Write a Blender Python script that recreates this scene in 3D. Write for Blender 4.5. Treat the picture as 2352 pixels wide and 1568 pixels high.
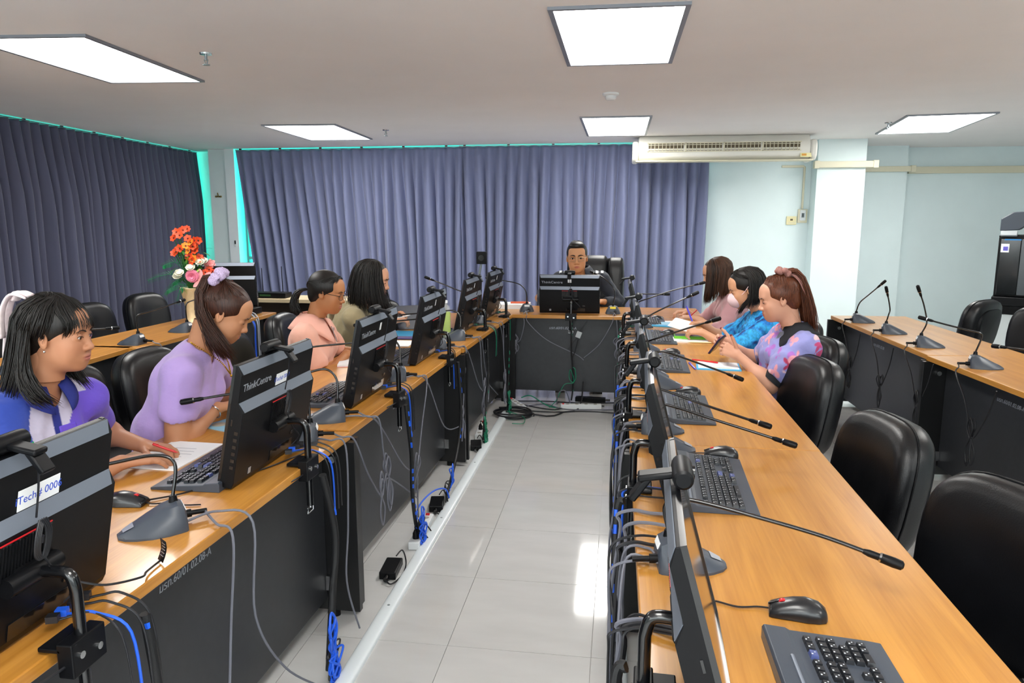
import bpy, math, random
import numpy as np
from mathutils import Vector, Matrix, Euler
R = math.radians
PI = math.pi
V = Vector
rnd = random.Random(11)
for o in list(bpy.data.objects):
    bpy.data.objects.remove(o)
S = bpy.context.scene
C = S.collection

# ---------------------------------------------------------------- camera, world, exposure
cd = bpy.data.cameras.new('camera')
cd.sensor_width = 36.0
cd.lens = 1700.0 / 2352.0 * 36.0
cd.clip_start = 0.05
cam = bpy.data.objects.new('camera', cd)
cam.location = (0, 0, 1.58)
cam.rotation_euler = (R(90 - 9.55), 0, R(8.22))
C.objects.link(cam)
S.camera = cam
w = bpy.data.worlds.new('world')
S.world = w
w.use_nodes = True
w.node_tree.nodes['Background'].inputs[0].default_value = (0.55, 0.75, 0.8, 1)
w.node_tree.nodes['Background'].inputs[1].default_value = 0.6
S.view_settings.view_transform = 'Standard'
S.view_settings.look = 'None'
S.view_settings.exposure = 0.5
S.view_settings.gamma = 1.0
S.view_settings.use_curve_mapping = False
LIGHT_POWER = 12.5          # emission strength of the ceiling panels
CEIL = 2.5
# added fill light at the rear wall, behind the camera, brightening the room
ld = bpy.data.lights.new('rear_fill_light', 'AREA')
ld.shape = 'RECTANGLE'
ld.size, ld.size_y = 7.0, 1.5
ld.energy = 95
ld.color = (.93, .98, 1.0)
lo = bpy.data.objects.new('rear_fill_light', ld)
lo.location = (0, -3.05, 1.55)
lo.rotation_euler = (R(90), 0, 0)
C.objects.link(lo)

# ---------------------------------------------------------------- colour and materials
def lin(c):
    if isinstance(c, str):
        c = [int(c[i:i + 2], 16) / 255 for i in (0, 2, 4)]
    return [(x / 12.92 if x <= .04045 else ((x + .055) / 1.055) ** 2.4) for x in c[:3]] + [1.0]

MATS = {}
def mat(name, col='808080', rough=.5, metal=0., spec=.5, coat=0., emit=None, estr=1., noise=None, bump=None,
        attr=False, alpha=None, sheen=0., trans=0., wood=None):
    """noise=(scale xyz, amount) varies the colour; bump=(scale xyz, strength) gives relief."""
    if name in MATS:
        return MATS[name]
    m = bpy.data.materials.new(name)
    m.use_nodes = True
    nt = m.node_tree
    N, L = nt.nodes, nt.links
    b = N['Principled BSDF']
    b.inputs['Base Color'].default_value = lin(col)
    b.inputs['Roughness'].default_value = rough
    b.inputs['Metallic'].default_value = metal
    b.inputs['Specular IOR Level'].default_value = spec
    b.inputs['Coat Weight'].default_value = coat
    b.inputs['Coat Roughness'].default_value = .08
    b.inputs['Sheen Weight'].default_value = sheen
    b.inputs['Transmission Weight'].default_value = trans
    if emit:
        b.inputs['Emission Color'].default_value = lin(emit)
        b.inputs['Emission Strength'].default_value = estr
    tc = N.new('ShaderNodeTexCoord')
    def noise_node(scale, detail=3):
        mp = N.new('ShaderNodeMapping')
        mp.inputs['Scale'].default_value = scale if hasattr(scale, '__len__') else (scale,) * 3
        L.new(tc.outputs['Object'], mp.inputs[0])
        n = N.new('ShaderNodeTexNoise')
        n.inputs['Scale'].default_value = 1
        n.inputs['Detail'].default_value = detail
        L.new(mp.outputs[0], n.inputs[0])
        return n
    src = None
    if attr:
        a = N.new('ShaderNodeAttribute')
        a.attribute_name = 'Col'
        src = a.outputs['Color']
        L.new(src, b.inputs['Base Color'])
    if noise:
        n = noise_node(noise[0])
        mx = N.new('ShaderNodeMix')
        mx.data_type = 'RGBA'
        mx.blend_type = 'MULTIPLY'
        mx.inputs['Factor'].default_value = 1
        r = N.new('ShaderNodeMapRange')
        r.inputs['From Min'].default_value = .3
        r.inputs['From Max'].default_value = .7
        r.inputs['To Min'].default_value = 1 - noise[1]
        r.inputs['To Max'].default_value = 1 + noise[1]
        L.new(n.outputs[0], r.inputs[0])
        if src is not None:
            L.new(src, mx.inputs['A'])
        else:
            mx.inputs['A'].default_value = lin(col)
        L.new(r.outputs[0], mx.inputs['B'])
        L.new(mx.outputs['Result'], b.inputs['Base Color'])
    if wood:
        # long fine grain running along the local X axis, two tones
        mp = N.new('ShaderNodeMapping')
        mp.inputs['Scale'].default_value = (1.1, 16, 16)
        L.new(tc.outputs['Object'], mp.inputs[0])
        n1 = N.new('ShaderNodeTexNoise')
        n1.inputs['Scale'].default_value = 1.6
        n1.inputs['Detail'].default_value = 5
        n1.inputs['Distortion'].default_value = .6
        L.new(mp.outputs[0], n1.inputs[0])
        n2 = noise_node((6, 160, 160), 2)
        ad = N.new('ShaderNodeMath')
        ad.operation = 'MULTIPLY_ADD'
        ad.inputs[1].default_value = .45
        L.new(n2.outputs[0], ad.inputs[0])
        L.new(n1.outputs[0], ad.inputs[2])
        cr = N.new('ShaderNodeValToRGB')
        cr.color_ramp.elements[0].position = .42
        cr.color_ramp.elements[0].color = lin(wood[0])
        cr.color_ramp.elements[1].position = .95
        cr.color_ramp.elements[1].color = lin(wood[1])
        L.new(ad.outputs[0], cr.inputs[0])
        L.new(cr.outputs[0], b.inputs['Base Color'])
    if bump:
        n = noise_node(bump[0], 4)
        bp = N.new('ShaderNodeBump')
        bp.inputs['Strength'].default_value = bump[1]
        bp.inputs['Distance'].default_value = bump[2] if len(bump) > 2 else .002
        L.new(n.outputs[0], bp.inputs['Height'])
        L.new(bp.outputs[0], b.inputs['Normal'])
    if alpha is not None:
        b.inputs['Alpha'].default_value = alpha
    MATS[name] = m
    return m

M_WOOD = mat('beech_laminate', wood=('ab7026', 'cb9040'), rough=.3, coat=.25)
M_PANEL = mat('charcoal_laminate', '2b2d31', .4, noise=(30, .1))
M_BLACKLAM = mat('black_laminate', '0b0c0e', .4)
M_LEATHER = mat('black_leather', '0b0c10', .36, spec=.45, bump=(260, .35, .0012), noise=(14, .15))
M_PLASTIC = mat('black_plastic', '0b0c0f', .42, spec=.2, noise=(40, .1))
M_PLASTIC2 = mat('charcoal_plastic', '3d444f', .4)
M_BAR = mat('brushed_grey_bevel', '717986', .4, metal=.4)
M_SCREEN = mat('dark_screen_glass', '0b0c10', .09, spec=.45)
M_CHROME = mat('chrome', 'c8cacc', .18, metal=1.)
M_GLOSSBLACK = mat('gloss_black_steel', '0d0e11', .2, coat=.4)
M_CABLE = mat('black_cable', '1a1b20', .45)
M_CABLEG = mat('grey_cable', '696b76', .5)
M_BLUECABLE = mat('blue_cable', '1f5fe0', .4)
M_GREENCABLE = mat('green_cable', '12805f', .4)
M_WHITEPL = mat('white_plastic', 'e6eaec', .4)
M_CREAM = mat('cream_plastic', 'ddd8bf', .45)
M_PAPER = mat('white_paper', 'f0f2f4', .7)
M_RED = mat('red_plastic', 'd02028', .35)
M_LOGO = mat('silver_lettering', 'a5aab4', .35, metal=.4)
M_WALL = mat('pale_wall_paint', 'e2f1f3', .6, noise=(3, .02))
M_CEIL = mat('white_ceiling_paint', 'f3efee', .75, noise=(2, .015))
M_TILE = mat('polished_porcelain_tile', 'c9c9c8', .07, spec=.6, coat=.5, noise=((2.5, 9, 2), .05))
M_GROUT = mat('grey_grout', 'a9a7a4', .7)

# ---------------------------------------------------------------- mesh builder
def crom(pts, n=6, closed=False):
    """Catmull-Rom resampling of a poly-line"""
    p = [V(q) for q in pts]
    out = []
    m = len(p)
    rng = range(m if closed else m - 1)
    for i in rng:
        if closed:
            a, b, c, d = p[(i - 1) % m], p[i], p[(i + 1) % m], p[(i + 2) % m]
        else:
            a, b, c, d = p[max(i - 1, 0)], p[i], p[i + 1], p[min(i + 2, m - 1)]
        for k in range(n):
            t = k / n
            out.append(.5 * ((2 * b) + (c - a) * t + (2 * a - 5 * b + 4 * c - d) * t * t + (3 * b - a - 3 * c + d) * t ** 3))
    if not closed:
        out.append(p[-1])
    return out

class MB:
    def __init__(s):
        s.v, s.f, s.m = [], [], []
        s.M = None
    def add(s, vs, fs, mi=0):
        o = len(s.v)
        if s.M is not None:
            vs = [s.M @ V(q) for q in vs]
        s.v.extend([tuple(q) for q in vs])
        s.f.extend([tuple(i + o for i in f) for f in fs])
        s.m.extend([mi] * len(fs))
        return s
    def box(s, c, d, mi=0, rot=None, taper=1.):
        x, y, z = d[0] / 2, d[1] / 2, d[2] / 2
        vs = []
        for sz in (-1, 1):
            t = taper if sz > 0 else 1
            for sx, sy in ((-1, -1), (1, -1), (1, 1), (-1, 1)):
                q = V((sx * x * t, sy * y * t, sz * z))
                if rot is not None:
                    q = rot @ q
                vs.append(q + V(c))
        return s.add(vs, [(0, 3, 2, 1), (4, 5, 6, 7), (0, 1, 5, 4), (1, 2, 6, 5), (2, 3, 7, 6), (3, 0, 4, 7)], mi)
    def rings(s, rs, mi=0, caps=True, closed=True):
        n = len(rs[0])
        vs = [q for r in rs for q in r]
        fs = []
        for i in range(len(rs) - 1):
            for j in range(n if closed else n - 1):
                k = (j + 1) % n
                fs.append((i * n + j, i * n + k, (i + 1) * n + k, (i + 1) * n + j))
        if caps:
            fs.append(tuple(range(n - 1, -1, -1)))
            fs.append(tuple((len(rs) - 1) * n + j for j in range(n)))
        return s.add(vs, fs, mi)
    def tube(s, pts, r, n=8, mi=0, caps=True, flat=None):
        pts = [V(q) for q in pts]
        pts = [q for i, q in enumerate(pts) if i == 0 or (q - pts[i - 1]).length > 1e-6]
        if len(pts) < 2:
            return s
        t0 = (pts[1] - pts[0]).normalized()
        up = V((0, 0, 1)) if abs(t0.z) < .9 else V((1, 0, 0))
        nrm = (up - t0 * up.dot(t0)).normalized()
        rs = []
        for i, q in enumerate(pts):
            t = (pts[min(i + 1, len(pts) - 1)] - pts[max(i - 1, 0)])
            t = t.normalized() if t.length > 1e-9 else t0
            nrm = nrm - t * nrm.dot(t)
            nrm = nrm.normalized() if nrm.length > 1e-6 else t.orthogonal().normalized()
            bn = t.cross(nrm)
            rr = r[min(i, len(r) - 1)] if hasattr(r, '__len__') else r
            ra, rb = (rr, rr * flat) if flat else (rr, rr)
            rs.append([q + nrm * (rb * math.cos(a)) + bn * (ra * math.sin(a)) for a in [2 * PI * j / n for j in range(n)]])
        return s.rings(rs, mi, caps)
    def cyl(s, a, b, r, r2=None, n=16, mi=0):
        return s.tube([a, b], [r, r if r2 is None else r2], n, mi)
    def lathe(s, prof, n=24, c=(0, 0, 0), mi=0, M=None):
        rs = []
        for r, z in prof:
            ring = [V((r * math.cos(2 * PI * j / n), r * math.sin(2 * PI * j / n), z)) for j in range(n)]
            if M is not None:
                ring = [M @ q for q in ring]
            rs.append([q + V(c) for q in ring])
        return s.rings(rs, mi, True)
    def prism(s, poly, h0, h1, axis='z', mi=0):
        """extrude a 2-D polygon; axis x: poly is (y,z); y: (x,z); z: (x,y)"""
        def p(q, h):
            return {'z': (q[0], q[1], h), 'y': (q[0], h, q[1]), 'x': (h, q[0], q[1])}[axis]
        n = len(poly)
        vs = [p(q, h0) for q in poly] + [p(q, h1) for q in poly]
        fs = [tuple(range(n - 1, -1, -1)), tuple(range(n, 2 * n))]
        fs += [(i, (i + 1) % n, n + (i + 1) % n, n + i) for i in range(n)]
        return s.add(vs, fs, mi)
    def ball(s, c, r, nu=14, nv=9, mi=0, rot=None):
        r = r if hasattr(r, '__len__') else (r,) * 3
        rs = []
        for i in range(nv + 1):
            a = -PI / 2 + PI * (i + .0) / nv
            a = max(min(a, PI / 2 - .02), -PI / 2 + .02)
            ring = []
            for j in range(nu):
                t = 2 * PI * j / nu
                q = V((r[0] * math.cos(a) * math.cos(t), r[1] * math.cos(a) * math.sin(t), r[2] * math.sin(a)))
                if rot is not None:
                    q = rot @ q
                ring.append(q + V(c))
            rs.append(ring)
        return s.rings(rs, mi, True)
    def grid(s, P, mi=0):
        """P[i][j] points"""
        return s.rings(P, mi, False, False)
    def mesh(s, name):
        me = bpy.data.meshes.new(name)
        me.from_pydata(s.v, [], s.f)
        return me
    def build(s, name, mats, parent=None, loc=None, rot=None, smooth=40, bevel=None, fix=True):
        me = s.mesh(name)
        if fix:
            import bmesh
            bm = bmesh.new()
            bm.from_mesh(me)
            bmesh.ops.recalc_face_normals(bm, faces=bm.faces)
            bm.to_mesh(me)
            bm.free()
        mats = mats if isinstance(mats, (list, tuple)) else [mats]
        for m in mats:
            me.materials.append(m)
        if len(mats) > 1:
            me.polygons.foreach_set('material_index', s.m)
        return link(name, me, parent, loc, rot, smooth, bevel)

def link(name, me, parent=None, loc=None, rot=None, smooth=40, bevel=None):
    if smooth:
        me.polygons.foreach_set('use_smooth', [True] * len(me.polygons))
        if smooth < 180:
            me.set_sharp_from_angle(angle=R(smooth))
    me.update()
    o = bpy.data.objects.new(name, me)
    C.objects.link(o)
    if parent is not None:
        o.parent = parent
    if loc is not None:
        o.location = loc
    if rot is not None:
        o.rotation_euler = rot
    if bevel:
        b = o.modifiers.new('bevel', 'BEVEL')
        b.width = bevel
        b.segments = 2
        b.limit_method = 'ANGLE'
        b.angle_limit = R(40)
    return o

def tag(o, label, cat, group=None):
    o['label'] = label
    o['category'] = cat
    if group:
        o['group'] = group
    return o

def thing(name, label, cat, loc=(0, 0, 0), rotz=0., group=None, rot=None):
    o = bpy.data.objects.new(name, None)
    o.empty_display_size = .05
    C.objects.link(o)
    o.location = loc
    o.rotation_euler = rot if rot is not None else (0, 0, rotz)
    return tag(o, label, cat, group)

def struct(o):
    o['kind'] = 'structure'
    return o

def kids(o):
    return [c for c in KIDS.get(o, [])] if False else list(o.children)

def dup(root, loc, rotz=None, label=None, group=None, keep=None):
    """copy of a thing, its parts and their sub-parts (mesh data shared)"""
    r = root.copy()
    C.objects.link(r)
    r.location = loc
    if rotz is not None:
        r.rotation_euler = (0, 0, rotz)
    if label:
        r['label'] = label
    if group:
        r['group'] = group
    for ch in list(root.children):
        if keep and not keep(ch.name):
            continue
        c = ch.copy()
        C.objects.link(c)
        c.parent = r
        for g in list(ch.children):
            d = g.copy()
            C.objects.link(d)
            d.parent = c
    return r

TXT = {}
def text_mesh(body, size, ext=.0006, align='CENTER', shear=0.):
    key = (body, size, ext, align, shear)
    if key not in TXT:
        cu = bpy.data.curves.new('lettering', 'FONT')
        cu.body = body
        cu.size = size
        cu.extrude = ext
        cu.align_x = align
        cu.align_y = 'CENTER'
        cu.shear = shear
        cu.resolution_u = 3
        o = bpy.data.objects.new('lettering', cu)
        C.objects.link(o)
        dg = bpy.context.evaluated_depsgraph_get()
        dg.update()
        me = bpy.data.meshes.new_from_object(o.evaluated_get(dg))
        me.name = 'lettering'
        bpy.data.objects.remove(o)
        TXT[key] = me
    return TXT[key]

def text(body, size, parent, loc, rot, m, name='lettering', **kw):
    me = text_mesh(body, size, **kw)
    if not len(me.materials):
        me.materials.append(m)
    o = bpy.data.objects.new(name, me)
    C.objects.link(o)
    o.parent = parent
    o.location = loc
    o.rotation_euler = rot
    return o
# ================================================================ room
def slab(name, lo, hi, m, parent=None, bevel=None):
    b = MB().box([(lo[i] + hi[i]) / 2 for i in range(3)], [hi[i] - lo[i] for i in range(3)])
    return b.build(name, m, parent, smooth=0, bevel=bevel)

floor = struct(slab('floor', (-6.4, -3.2, -.12), (6.6, 11.3, -.006), M_GROUT))
TS = .534
tile_me = MB().box((0, 0, -.009), (TS - .0025, TS - .0025, .018)).mesh('tile')
tile_me.materials.append(M_TILE)
for i in range(-6, 9):
    for j in range(-2, 14):
        o = bpy.data.objects.new('tile', tile_me)
        C.objects.link(o)
        o.parent = floor
        o.location = (-.602 + TS * (i + .5), 2.48 + TS * (j + .5), 0)
# the rest of the floor, out of sight of the photograph, as four wide tiled fields
for k, (a, b) in enumerate([((-6.4, -3.2), (-.602 - TS * 6, 11.3)), ((-.602 + TS * 9, -3.2), (6.6, 11.3)),
               ((-.602 - TS * 6, -3.2), (-.602 + TS * 9, 2.48 - TS * 2)), ((-.602 - TS * 6, 2.48 + TS * 14), (-.602 + TS * 9, 11.3))]):
    slab('tile_field', (a[0], a[1], -.012), (b[0], b[1], -.0004), M_TILE, floor)

ceiling = struct(slab('ceiling', (-6.4, -3.2, CEIL), (6.6, 11.3, CEIL + .15), M_CEIL))
struct(slab('wall_rear', (-6.4, -3.3, 0), (6.6, -3.2, CEIL), M_WALL))
struct(slab('wall_right', (6.5, -3.2, 0), (6.6, 11.3, CEIL), M_WALL))
struct(slab('wall_left', (-6.5, -3.2, 0), (-6.32, 4.4, CEIL), M_WALL))
struct(slab('wall_back', (.95, 9.88, 0), (2.36, 10.1, CEIL), M_WALL))
struct(slab('wall_back_alcove', (2.36, 10.9, 0), (6.5, 11.1, CEIL), M_WALL))
struct(slab('trim_1', (2.34, 9.6, 0), (2.895, 10.95, CEIL), M_WALL))     # square column
struct(slab('trim_2', (3.18, 10.6, 0), (3.715, 10.95, CEIL), M_WALL))    # shallow pilaster
struct(slab('trim_3', (-5.68, 9.84, 0), (-5.42, 10.2, CEIL), M_WALL))    # corner post
struct(slab('trim_4', (-5.42, 9.80, 0), (-5.28, 10.2, CEIL), mat('white_jamb_paint', 'eef6fa', .4)))
struct(slab('baseboard_back', (.95, 9.865, 0), (2.34, 9.88, .1), M_WHITEPL))
struct(slab('baseboard_right', (2.895, 10.885, 0), (6.5, 10.9, .1), M_WHITEPL))

# tinted windows behind the curtains, lit by the day outside
M_PANE = mat('green_tinted_daylit_glass', '0a5a4e', .1, emit='28e6c8', estr=2.6)
M_PANEW = mat('daylit_glass', '0a5a4e', .1, emit='b8fff4', estr=4.0)
M_FRAME = mat('grey_aluminium', '9aa4a8', .35, metal=.7)
def window(name, a, b, n):
    """panes from a to b (plan points), floor to ceiling"""
    a, b = V((a[0], a[1], 0)), V((b[0], b[1], 0))
    d = (b - a)
    ang = math.atan2(d.y, d.x)
    root = bpy.data.objects.new(name, None)
    C.objects.link(root)
    root.location = a
    root.rotation_euler = (0, 0, ang)
    struct(root)
    W = d.length / n
    for i in range(n):
        MB().box((W * (i + .5), .02, 1.25), (W - .05, .008, 2.44)).build('pane', M_PANE, root, smooth=0)
        MB().box((W * i, .0, 1.25), (.05, .06, 2.5)).build('mullion', M_FRAME, root, smooth=0)
    MB().box((W * n / 2, .0, .02), (W * n, .06, .04)).box((W * n / 2, 0, 1.0), (W * n, .05, .04)).build('rail', M_FRAME, root, smooth=0)
struct(slab('trim_5', (-5.28, 9.93, 0), (.95, 9.99, .86), M_WALL))     # low wall below the rear windows
struct(slab('trim_6', (-6.3, 4.4, 0), (-6.22, 10.3, .86), M_WALL))     # low wall below the left windows
window('window_1', (-5.28, 10.05), (.95, 10.05), 6)
window('window_2', (-6.3, 4.4), (-6.38, 10.6), 6)
struct(slab('wall_left_corner', (-6.5, 10.22, 0), (-5.3, 10.4, CEIL), M_WALL))

# ---------------------------------------------------------------- curtains
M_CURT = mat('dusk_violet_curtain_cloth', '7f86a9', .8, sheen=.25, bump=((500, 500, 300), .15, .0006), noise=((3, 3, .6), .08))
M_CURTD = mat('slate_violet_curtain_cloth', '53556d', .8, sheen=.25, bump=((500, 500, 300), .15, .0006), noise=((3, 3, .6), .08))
def curtain(label, a, b, ztop, zbot, m, pitch=.142, seed=0, lean0=0., lean1=0.):
    r = random.Random(seed)
    a, b = V(a), V(b)
    d = b - a
    Lc = d.length
    ang = math.atan2(d.y, d.x)
    root = thing('curtain', label, 'curtain', (a.x, a.y, 0), ang, 'floor length pleated curtains')
    npl = int(Lc / pitch)
    per = 12
    nc = npl * per
    phase = [r.uniform(-.6, .6) for _ in range(npl + 3)]
    amp = [r.uniform(.55, 1.25) for _ in range(npl + 3)]
    drift = [r.uniform(-.05, .05) for _ in range(npl + 3)]
    zs = [ztop, ztop - .03, ztop - .08, ztop - .13, ztop - .2, ztop - .3, ztop - .45] + [ztop - .45 - (ztop - .45 - zbot) * t / 9 for t in range(1, 10)]
    P = []
    for z in zs:
        t = (ztop - z) / (ztop - zbot)
        row = []
        for j in range(nc + 1):
            u = j / per
            i = int(u)
            fr = u - i
            ph = phase[i] * (1 - fr) + phase[i + 1] * fr
            am = amp[i] * (1 - fr) + amp[i + 1] * fr
            dr = drift[i] * (1 - fr) + drift[i + 1] * fr
            A = .020 + .058 * min(1, t * 4)
            s = math.sin(2 * PI * u + ph * min(1, t * 3) * 1.6)
            y = A * am * (s + .25 * math.sin(4 * PI * u + 3 * ph) * min(1, t * 3))
            y += .02 * t * math.sin(.9 * u + seed)
            x = Lc * j / nc + dr * min(1, t * 2) + .012 * math.cos(2 * PI * u) * min(1, t * 4)
            x += (lean0 * (1 - j / nc) + lean1 * j / nc) * t
            row.append(V((x, y, z)))
        P.append(row)
    mb = MB()
    mb.grid(P)
    o = mb.build('cloth', m, root, smooth=180, fix=False)
    so = o.modifiers.new('thick', 'SOLIDIFY')
    so.thickness = .003
    so.offset = 0
    MB().box((Lc / 2, .0, ztop + .006), (Lc, .02, .010)).build('curtain_rail', M_FRAME, root, smooth=0)
    for i in range(0, npl, 4):
        MB().box((Lc * (i + .5) / npl, .0, (ztop + CEIL) / 2), (.03, .018, CEIL - ztop)).build('rail_bracket', M_PLASTIC, root, smooth=0)
    return root
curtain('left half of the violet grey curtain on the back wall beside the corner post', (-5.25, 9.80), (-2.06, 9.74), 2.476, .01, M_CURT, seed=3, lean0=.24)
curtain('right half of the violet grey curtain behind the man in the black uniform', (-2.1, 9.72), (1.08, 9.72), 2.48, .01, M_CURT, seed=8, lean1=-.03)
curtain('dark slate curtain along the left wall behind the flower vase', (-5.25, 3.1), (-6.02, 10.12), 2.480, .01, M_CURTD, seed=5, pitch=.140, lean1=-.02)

# ---------------------------------------------------------------- ceiling fittings
M_LAMP = mat('lit_ceiling_diffuser', 'ffffff', .4, emit='fffdf8', estr=LIGHT_POWER)
M_LFRAME = mat('light_frame_grey', '8a8f98', .4, metal=.3)
def ceiling_light(label, c, sx, sy, rz=0, first=[None]):
    t = thing('ceiling_light', label, 'ceiling light', (c[0], c[1], CEIL), rz, 'recessed ceiling light panels')
    f = MB()
    for s in (-1, 1):
        f.box((s * (sx / 2 + .012), 0, -.006), (.024, sy + .048, .016))
        f.box((0, s * (sy / 2 + .012), -.006), (sx, .024, .016))
    f.build('frame', M_LFRAME, t, smooth=0)
    MB().box((0, 0, -.004), (sx, sy, .006)).build('diffuser', M_LAMP, t, smooth=0)
    return t
ceiling_light('large lit ceiling panel nearest the top edge above the aisle', (-.03, 4.11), .58, 1.22)
ceiling_light('smaller looking lit ceiling panel above the man in uniform, in front of the air conditioner', (-.065, 7.96), .62, 1.55)
ceiling_light('lit ceiling panel at the top left of the photo', (-3.11, 4.25), .62, 1.26, R(5))
ceiling_light('lit ceiling panel in front of the back curtain, on the left', (-3.28, 8.03), .72, 1.38, R(4))
ceiling_light('lit ceiling panel on the right, in front of the alcove', (3.05, 8.19), .70, 1.52, R(-8))
for x, y, wh in ((3.05, 4.2, 'right of the photo frame, level with the nearest panel'), (-.03, .4, 'straight above the camera'), (3.05, .4, 'to the right of the camera'), (-3.1, .4, 'to the left of the camera'), (-.03, -2.2, 'straight behind the camera'), (3.05, -2.2, 'behind the camera on the right'), (-3.1, -2.2, 'behind the camera on the left')):
    ceiling_light('lit ceiling panel ' + wh, (x, y), .6, 1.2)

def sprinkler(label, x, y):
    t = thing('fire_sprinkler', label, 'sprinkler', (x, y, CEIL), 0, 'ceiling fire sprinklers')
    MB().lathe([(.0, 0), (.035, 0), (.033, -.008), (.012, -.01), (.0, -.01)], 16).build('escutcheon', M_CHROME, t)
    MB().cyl((0, 0, -.008), (0, 0, -.04), .008, n=10).cyl((-.012, 0, -.035), (-.004, 0, -.062), .003, n=6).cyl((.012, 0, -.035), (.004, 0, -.062), .003, n=6).build('nozzle', M_FRAME, t)
    MB().lathe([(.0, -.062), (.02, -.062), (.02, -.066), (.0, -.066)], 12).build('deflector', M_FRAME, t)
sprinkler('small fire sprinkler near the top left ceiling panel', -2.362, 4.137)
sprinkler('small fire sprinkler beside the left rear ceiling panel', -2.511, 7.919)
sprinkler('small fire sprinkler beside the right rear ceiling panel', 2.60, 8.03)
t = thing('smoke_detector', 'round white smoke detector on the ceiling between the two middle panels', 'smoke detector', (-.094, 5.865, CEIL))
MB().lathe([(0, 0), (.062, 0), (.062, -.012), (.052, -.02), (0, -.02)], 24).build('mounting_base', M_WHITEPL, t)
MB().lathe([(0, -.02), (.042, -.02), (.04, -.04), (.028, -.05), (0, -.05)], 24).build('sensor_head', M_WHITEPL, t)

# ---------------------------------------------------------------- air conditioner and wall fittings
M_AC = mat('air_conditioner_ivory', 'e9e8e0', .35)
M_ACDARK = mat('dark_bronze_grille', '5d5138', .5)
t = thing('air_conditioner', 'long ivory ceiling air conditioner with four dark outlet grilles', 'air conditioner', (1.14, 9.0, CEIL))
prof = [(.28, 0), (-.02, 0), (-.06, -.06), (-.09, -.10), (-.10, -.16), (-.085, -.24), (-.04, -.275), (.28, -.28)]
MB().prism(prof, -.95, .95, 'x').build('casing', M_AC, t, bevel=.012)
for s in (-1, 1):
    pr2 = [(.28, -.06), (-.07, -.06), (-.105, -.10), (-.115, -.17), (-.10, -.25), (-.05, -.29), (.28, -.295)]
    MB().prism(pr2, s * .95, s * 1.02, 'x').build('end_cap', M_AC, t, bevel=.02)
MB().box((0, -.02, -.288), (1.96, .18, .016)).build('bottom_lip', M_CREAM, t, bevel=.006)
for i in range(4):
    x0 = -.84 + i * .425
    g = MB().box((x0 + .2, -.088, -.135), (.395, .02, .085))
    gr = g.build('outlet_grille', M_ACDARK, t, smooth=0)
    k = MB()
    for j in range(9):
        k.box((x0 + .03 + j * .0425, -.103, -.135), (.006, .012, .085))
    k.box((x0 + .2, -.105, -.108), (.395, .008, .007)).box((x0 + .2, -.105, -.16), (.395, .008, .007))
    k.build('louver', M_CREAM, gr, smooth=0)
    MB().box((x0 + .2, -.101, -.088), (.42, .014, .01)).box((x0 + .2, -.101, -.182), (.42, .014, .01)).box((x0 - .005, -.101, -.135), (.014, .014, .1)).build('grille_frame', M_CREAM, t, smooth=0)
e = MB().box((.9, -.095, -.235), (.12, .004, .045)).build('energy_label', mat('yellow_sticker', 'f0e9b0', .5), t, smooth=0)
MB().box((.88, -.098, -.232), (.05, .002, .022)).build('printed_patch', mat('orange_print', 'e0a040', .5), e, smooth=0)

def duct(label, pts, w, h, name='wall_duct'):
    t = thing(name, label, 'cable duct', pts[0])
    o = V(pts[0])
    for a, b in zip(pts, pts[1:]):
        a, b = V(a) - o, V(b) - o
        d = (b - a)
        c = (a + b) / 2
        sz = [max(abs(d[i]), (w, w, h)[i]) for i in range(3)]
        MB().box(c, sz).build('duct_length', M_CREAM, t, smooth=0, bevel=.006)
    return t, o
t, o = duct('ivory pipe duct running round the square column', [(2.30, 9.57, 2.2), (2.99, 9.57, 2.2)], .07, .075)
MB().box((.69, 0, 0), (.06, .085, .09)).box((.02, 0, 0), (.06, .085, .09)).build('duct_joint', M_CREAM, t, bevel=.005)
t, o = duct('ivory pipe duct across the shallow pilaster', [(2.93, 10.57, 2.2), (3.79, 10.57, 2.2)], .06, .07)
MB().box((.84, 0, 0), (.06, .075, .085)).build('duct_joint', M_CREAM, t, bevel=.005)
duct('long ivory pipe duct on the alcove wall at right', [(3.82, 10.87, 2.2), (6.4, 10.87, 2.2)], .06, .09)
duct('thin vertical ivory conduit above the wall switch', [(2.255, 9.865, 2.2), (2.255, 9.865, 1.68)], .025, .02, 'wall_conduit')
duct('short ivory conduit below the air conditioner end', [(1.98, 9.865, 2.2), (2.25, 9.865, 2.2)], .02, .03, 'wall_conduit')
t = thing('wall_switch', 'ivory air conditioner switch box with small dark display beside the column', 'switch', (2.265, 9.87, 1.59))
MB().box((0, 0, 0), (.115, .03, .17)).build('back_box', M_CREAM, t, bevel=.006)
MB().box((0, -.02, .01), (.07, .012, .13)).build('control_face', M_WHITEPL, t, bevel=.006)
MB().box((0, -.028, .01), (.032, .004, .055)).build('display', mat('grey_display', '6a747a', .3), t, smooth=0)
MB().box((0, -.031, .01), (.006, .003, .03)).build('digit', M_PLASTIC, t, smooth=0)
t = thing('wall_socket', 'small cream wall plate left of the switch box', 'socket', (2.135, 9.87, 1.535))
MB().box((0, 0, 0), (.12, .02, .105)).build('plate', mat('cream_yellow_plastic', 'e8dfb0', .45), t, bevel=.004)
MB().box((0, -.011, .01), (.03, .006, .022)).build('button', M_ACDARK, t, smooth=0)
MB().box((0, -.011, -.03), (.09, .006, .01)).build('name_strip', M_CREAM, t, smooth=0)
t = thing('wall_hook', 'small brass hook bracket on the corner post between the curtains', 'hook', (-5.56, 9.84, 1.86))
MB().box((0, -.005, 0), (.09, .01, .02)).build('back_plate', mat('aged_brass', '8a7b4a', .4, metal=.8), t, bevel=.002)
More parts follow.
